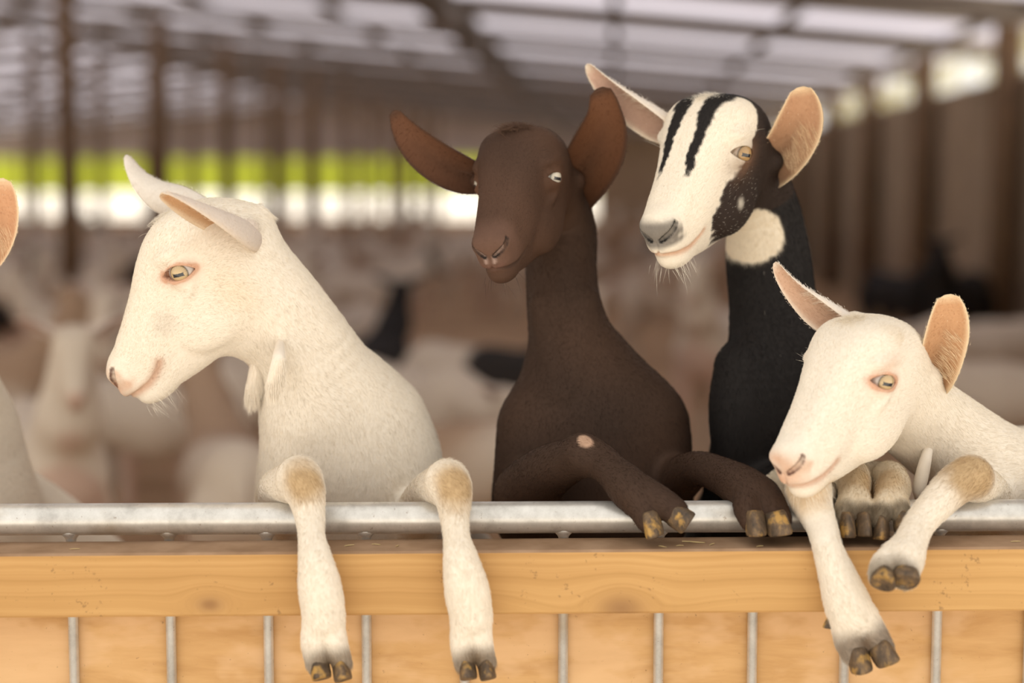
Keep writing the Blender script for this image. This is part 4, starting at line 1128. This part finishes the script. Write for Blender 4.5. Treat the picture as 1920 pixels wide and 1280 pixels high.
# ------------------------------------------------------------------ the herd in the barn
def herd_mesh(name, neck, yaw, pitch, paint, seed):
    """standing goat facing -Y, feet on z=0; neck = (head x,y,z)"""
    P = []
    hx = np.array(neck, float)
    P.append(seg((0,.30,.64), .135, (0,.02,.60), .155, 1, .05)); P.append(seg((0,.02,.60), .155, (0,-.26,.62), .135, 1, .05))
    P.append(seg((0,.34,.66), .11, (0,.38,.56), .10, 1, .05))
    base = np.array([0,-.27,.70]); md = base*.5+hx*.5+np.array([0,-.02,-.03])
    P.append(seg(base, .105, md, .085, 1, .05)); P.append(seg(md, .085, hx+np.array([0,.03,-.02]), .062, 1, .04))
    for sx in (-1,1):
        P.append(seg((sx*.085,-.26,.52), .062, (sx*.09,-.27,.30), .032, 1, .04)); P.append(seg((sx*.09,-.27,.30), .030, (sx*.09,-.28,.03), .024, 1, .02))
        P.append(seg((sx*.085,.36,.55), .085, (sx*.095,.30,.40), .05, 1, .04)); P.append(seg((sx*.095,.30,.40), .045, (sx*.095,.42,.27), .028, 1, .02)); P.append(seg((sx*.095,.42,.27), .026, (sx*.095,.38,.03), .024, 1, .02))
    P.append(seg((0,.44,.68), .022, (0,.50,.60), .016, 1, .02))
    fr = Frame(hx, yaw, pitch, 0, .00064)
    H = head_prims(fr); P += [p for p in H if not p.sub]
    V, F = surface(P, .009, .017, *fr.box((-150,-80,-140), (250,80,110)), newton=1)
    C = np.tile(WHITE*np.array((.82,.78,.75)), (len(V),1)); C = paint(C, V, fr)
    Vs, Fs, Cs = [V], [F], [C]; off = len(V)
    for sg in (-1,1):
        b = fr.pt(-80, sg*60, 62); t = fr.pt(-95, sg*235, 120)
        ev, ef, ec = ear_geo(b, t, fr.dir(.8,0,-.5), fr.dir(.8,0,-.3), .032, (.55,.36,.28) if seed == 1 else (.03,.025,.02), (.70,.60,.52) if seed == 1 else (.02,.017,.016), nt=10, na=7, th=.005)
        Vs.append(ev); Fs.append(ef+off); Cs.append(ec); off += len(ev)
    o = mesh_obj(name, np.concatenate(Vs), np.concatenate(Fs), M_HERD, cols=np.concatenate(Cs)); me = o.data
    bpy.data.objects.remove(o); return me
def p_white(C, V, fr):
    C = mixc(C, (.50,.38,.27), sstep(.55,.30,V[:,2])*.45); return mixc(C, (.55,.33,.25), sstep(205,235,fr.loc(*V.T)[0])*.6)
def p_blackhead(C, V, fr):
    C = p_white(C, V, fr); u, w, v = fr.loc(*V.T); return mixc(C, (.02,.017,.016), ((u > -150) & (v > -170) & (np.abs(w) < 110) & (v+u*.2 < 30)).astype(float)*.95)
def p_black(C, V, fr):
    return np.tile(np.array((.018,.015,.014)), (len(V),1))
def p_pied(C, V, fr):
    C = p_white(C, V, fr); return mixc(C, (.03,.025,.022), sstep(.25,.45, vnoise(V, 7, 3)))
def p_tan(C, V, fr):
    C = p_white(C, V, fr); return mixc(C, (.36,.22,.13), sstep(-.1,.6, vnoise(V, 6, 8))*.8)
HM = {
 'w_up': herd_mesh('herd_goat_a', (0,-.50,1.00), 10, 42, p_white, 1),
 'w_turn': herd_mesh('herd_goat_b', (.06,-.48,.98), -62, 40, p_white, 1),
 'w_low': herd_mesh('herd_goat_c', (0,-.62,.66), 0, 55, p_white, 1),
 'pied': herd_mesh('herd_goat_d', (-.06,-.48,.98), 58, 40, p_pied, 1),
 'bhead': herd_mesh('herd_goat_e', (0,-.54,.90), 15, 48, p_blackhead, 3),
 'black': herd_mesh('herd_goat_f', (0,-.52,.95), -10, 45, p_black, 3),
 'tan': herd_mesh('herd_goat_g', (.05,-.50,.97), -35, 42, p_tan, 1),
}
def herd_goat(px, d, head, kind, label, sc=1.0, group='goats of the herd in the barn'):
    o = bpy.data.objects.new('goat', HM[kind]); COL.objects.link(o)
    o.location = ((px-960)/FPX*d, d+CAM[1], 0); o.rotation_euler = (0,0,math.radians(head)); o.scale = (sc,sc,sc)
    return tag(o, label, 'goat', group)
NEAR = [
 (75, 5.3, 25, 'w_up', 'blurred white goat standing nearest behind the gate at the far left', 1.05),
 (300, 6.7, 105, 'w_low', 'blurred white goat with lowered head below the white goat\'s chin', 1.0),
 (455, 7.8, -70, 'w_turn', 'blurred white goat seen under the left goat\'s muzzle, turned right', 1.0),
 (175, 9.7, -100, 'w_turn', 'blurred white goat turned sideways behind the nearest one at the left', 1.0),
 (-10, 8.2, 60, 'tan', 'blurred tan and white goat at the left edge of the herd', 1.0),
 (350, 8.7, 95, 'tan', 'blurred tan and white goat behind the left goat\'s nose', 1.0),
 (190, 7.7, 15, 'w_up', 'blurred white goat with raised head right of the nearest one at the left', 1.0),
 (420, 5.5, -165, 'tan', 'blurred tan goat low behind the rail left of the left goat\'s chest', .95),
 (505, 11.0, 200, 'pied', 'blurred black and white goat behind the left goat\'s throat', 1.0),
 (690, 8.6, 165, 'black', 'blurred black goat behind the left goat\'s neck', .98),
 (640, 10.2, -20, 'w_up', 'blurred white goat above the black one beside the left goat\'s neck', 1.0),
 (770, 7.0, 40, 'w_low', 'blurred white goat with lowered head between the left goat and the brown goat', 1.0),
 (868, 5.9, -75, 'tan', 'blurred tan goat just left of the brown goat\'s chest', .92),
 (930, 7.9, 70, 'pied', 'blurred black and white goat half behind the brown goat\'s neck', 1.0),
 (1335, 8.8, -15, 'w_up', 'blurred white goat standing between the brown and the black goat', 1.08),
 (1262, 14.0, 60, 'tan', 'blurred tan goat in the aisle right of the brown goat', 1.0),
 (1690, 13.6, 20, 'black', 'blurred black goat by the right wall, left one of two', 1.02),
 (1800, 12.6, -30, 'black', 'blurred black goat by the right wall, right one of two', 1.08),
 (1885, 7.6, 80, 'w_low', 'blurred white goat at the right edge of the picture', .95),
 (1850, 9.8, -80, 'w_low', 'blurred white goat second from the right edge, farther back', .95),
 (700, 14.2, 80, 'bhead', 'blurred white goat with a dark head in the middle of the barn', 1.0),
]
for g in NEAR: herd_goat(*g[:5], sc=g[5])
rg = np.random.default_rng(12); far = []; placed = [((a[0]-960)/FPX*a[1], a[1]) for a in NEAR]; cnt = 0
kinds = ['w_up','w_turn','w_low','tan','pied','bhead','w_up','w_turn','tan','w_low']
for t in range(1500):
    if cnt >= 62: break
    d = rg.uniform(9.5, 26); px = rg.uniform(-80, 1420)
    if d < 18 and 700 < px: continue
    if d < 12 and px > 560: continue
    x = (px-960)/FPX*d
    if min((x-a)**2+(d-b)**2*.6 for a, b in placed) < .92: continue
    if any(math.hypot(x-bpt(pl, q)[0], d+CAM[1]-bpt(pl, q)[1]) < .85 for pl in (-5.55,-9.6,3.05) for q in POST_D): continue
    far.append((px, d, kinds[cnt % len(kinds)], rg.uniform(-180,180), rg.uniform(.92,1.05))); placed.append((x, d)); cnt += 1
REF = [(-200,'at the left edge'), (60,'beside the nearest middle post'), (170,'right of the nearest middle post'), (255,'beside the second middle post'), (345,'just left of the third middle post'), (400,'beside the third middle post'), (470,'beside the fourth middle post'), (560,'right of the middle posts'), (680,'left of the brown goat'), (830,'behind the brown goat\'s head'), (1000,'behind the brown goat\'s neck'), (1110,'just right of the brown goat'), (1230,'left of the striped face'), (1330,'behind the black goat')]
ORD = ['first','second','third','fourth','fifth','sixth','seventh','eighth','ninth','tenth','eleventh','twelfth','thirteenth','fourteenth','fifteenth','sixteenth','seventeenth','eighteenth']
col = {}
for f in sorted(far, key=lambda q: q[1]):
    ref = [r for x, r in REF if f[0] >= x][-1]; col[ref] = col.get(ref, -1)+1
    cn = {'w_up':'white','w_turn':'white','w_low':'white','tan':'tan and white','pied':'black and white','bhead':'dark headed'}[f[2]]
    herd_goat(f[0], f[1], f[3], f[2], '%s goat of the herd %s, %s back' % (cn, ref, ORD[col[ref]]), f[4], 'distant goats of the herd')
# ------------------------------------------------------------------ trees outside, right
M_LEAF = simple('yellowing_leaves', (.42,.36,.10), .7, .3, 1.5); M_BARK = simple('bark', (.12,.08,.05), .9, .2, 5)
def tree(l, d, h, r, seed, label):
    q = np.random.default_rng(seed); root = empty('tree', bpt(l, d)); tag(root, label, 'tree', 'trees outside the right wall')
    m = MB(); m.tube([(0,0,-.05),(.05,0,h*.35),(-.05,.05,h*.75)], [.16,.12,.05], 10)
    for a in range(6):
        an = a*1.05; m.tube([(0,0,h*.35+a*.05),(r*.45*math.cos(an), r*.45*math.sin(an), h*.6)], [.06,.02], 6)
    m.build('trunk', M_BARK, root, True)
    n = 5000; c = q.normal(size=(n,3)); c /= np.linalg.norm(c, axis=1)[:,None]; cl = q.normal(size=(26,3)); cl /= np.linalg.norm(cl, axis=1)[:,None]
    ctr = cl*np.array([r*.68, r*.68, h*.26])+np.array([0,0,h*.68]); w = q.integers(0, 26, n)
    P = ctr[w]+c*q.uniform(.3,1,n)[:,None]**.5*r*.38
    a = q.normal(size=(n,3)); a /= np.linalg.norm(a, axis=1)[:,None]; b = np.cross(a, q.normal(size=(n,3))); b /= np.linalg.norm(b, axis=1)[:,None]; s = q.uniform(.05,.10,n)[:,None]
    V = np.stack([P-a*s, P+b*s*.5, P+a*s, P-b*s*.5], 1).reshape(-1,3); F = np.arange(4*n).reshape(n,4)
    tag(mesh_obj('foliage', V, F, M_LEAF, root, False), kind='stuff')
tree(9.5, 36, 6.2, 2.4, 3, 'pale yellowish tree outside above the right wall')
tree(8.2, 52, 6.4, 2.6, 4, 'yellowish tree farther off outside the right wall opening')
# ------------------------------------------------------------------ straw and chips lying on the board
M_STRAW = simple('straw', (.62,.46,.22), .8, .2, 80)
def straw(px, py, Y, L, ang, w, where):
    m = MB(); q = RNG.uniform(-.3, .3)
    pts = [(-L/2,0,0), (-L*.15,L*.05*q,.0006), (L*.2,L*.10*q,.0004), (L/2,L*.05,0)]
    V = []
    for i, (x, y, zz) in enumerate(pts):
        h = w*(.7 if i in (0,3) else 1)
        V += [(x,y-h,zz), (x,y+h,zz), (x,y+h*.6,zz+w*.7), (x,y-h*.6,zz+w*.7)]
    F = [(0,1,2,3), (15,14,13,12)]
    for i in range(3):
        for k in range(4): F.append((i*4+k, (i+1)*4+k, (i+1)*4+(k+1) % 4, i*4+(k+1) % 4)[::-1])
    m.add(V, F); o = m.build('straw_piece', M_STRAW, None, True)
    P = at(px, py, Y); o.location = (P[0], P[1], BOARD_TOP+.0045*1.6*P[0]+.0003); o.rotation_euler = (0,0,ang)
    tag(o, 'straw chip on the board top '+where, 'straw', 'straw chips on the board'); return o
BOARD_TOP = at(960, 1032, -.085)[2]
for px, Y, L, a, w, wh in ((655,-.050,.014,.5,.0012,'just right of the left goat\'s first foreleg'), (705,-.045,.012,-.4,.0010,'midway between the left goat\'s forelegs, long one'), (745,-.055,.009,1.2,.0011,'midway between the left goat\'s forelegs, short one'), (1300,-.045,.030,-.35,.0016,'right of the brown goat\'s raised hoof, longest of all'), (1335,-.058,.012,.9,.0011,'between the brown goat\'s two hooves'), (1275,-.065,.010,.2,.0010,'under the brown goat\'s spread claw'), (1242,-.070,.012,-.8,.0012,'between the claws of the brown goat\'s first hoof'), (1425,-.072,.010,.4,.0011,'under the brown goat\'s second hoof'), (140,-.060,.013,.2,.0010,'near the left edge of the picture'), (1905,-.055,.014,.1,.0012,'at the right edge of the picture')):
    straw(px, 1020, Y, L, a, w, wh)
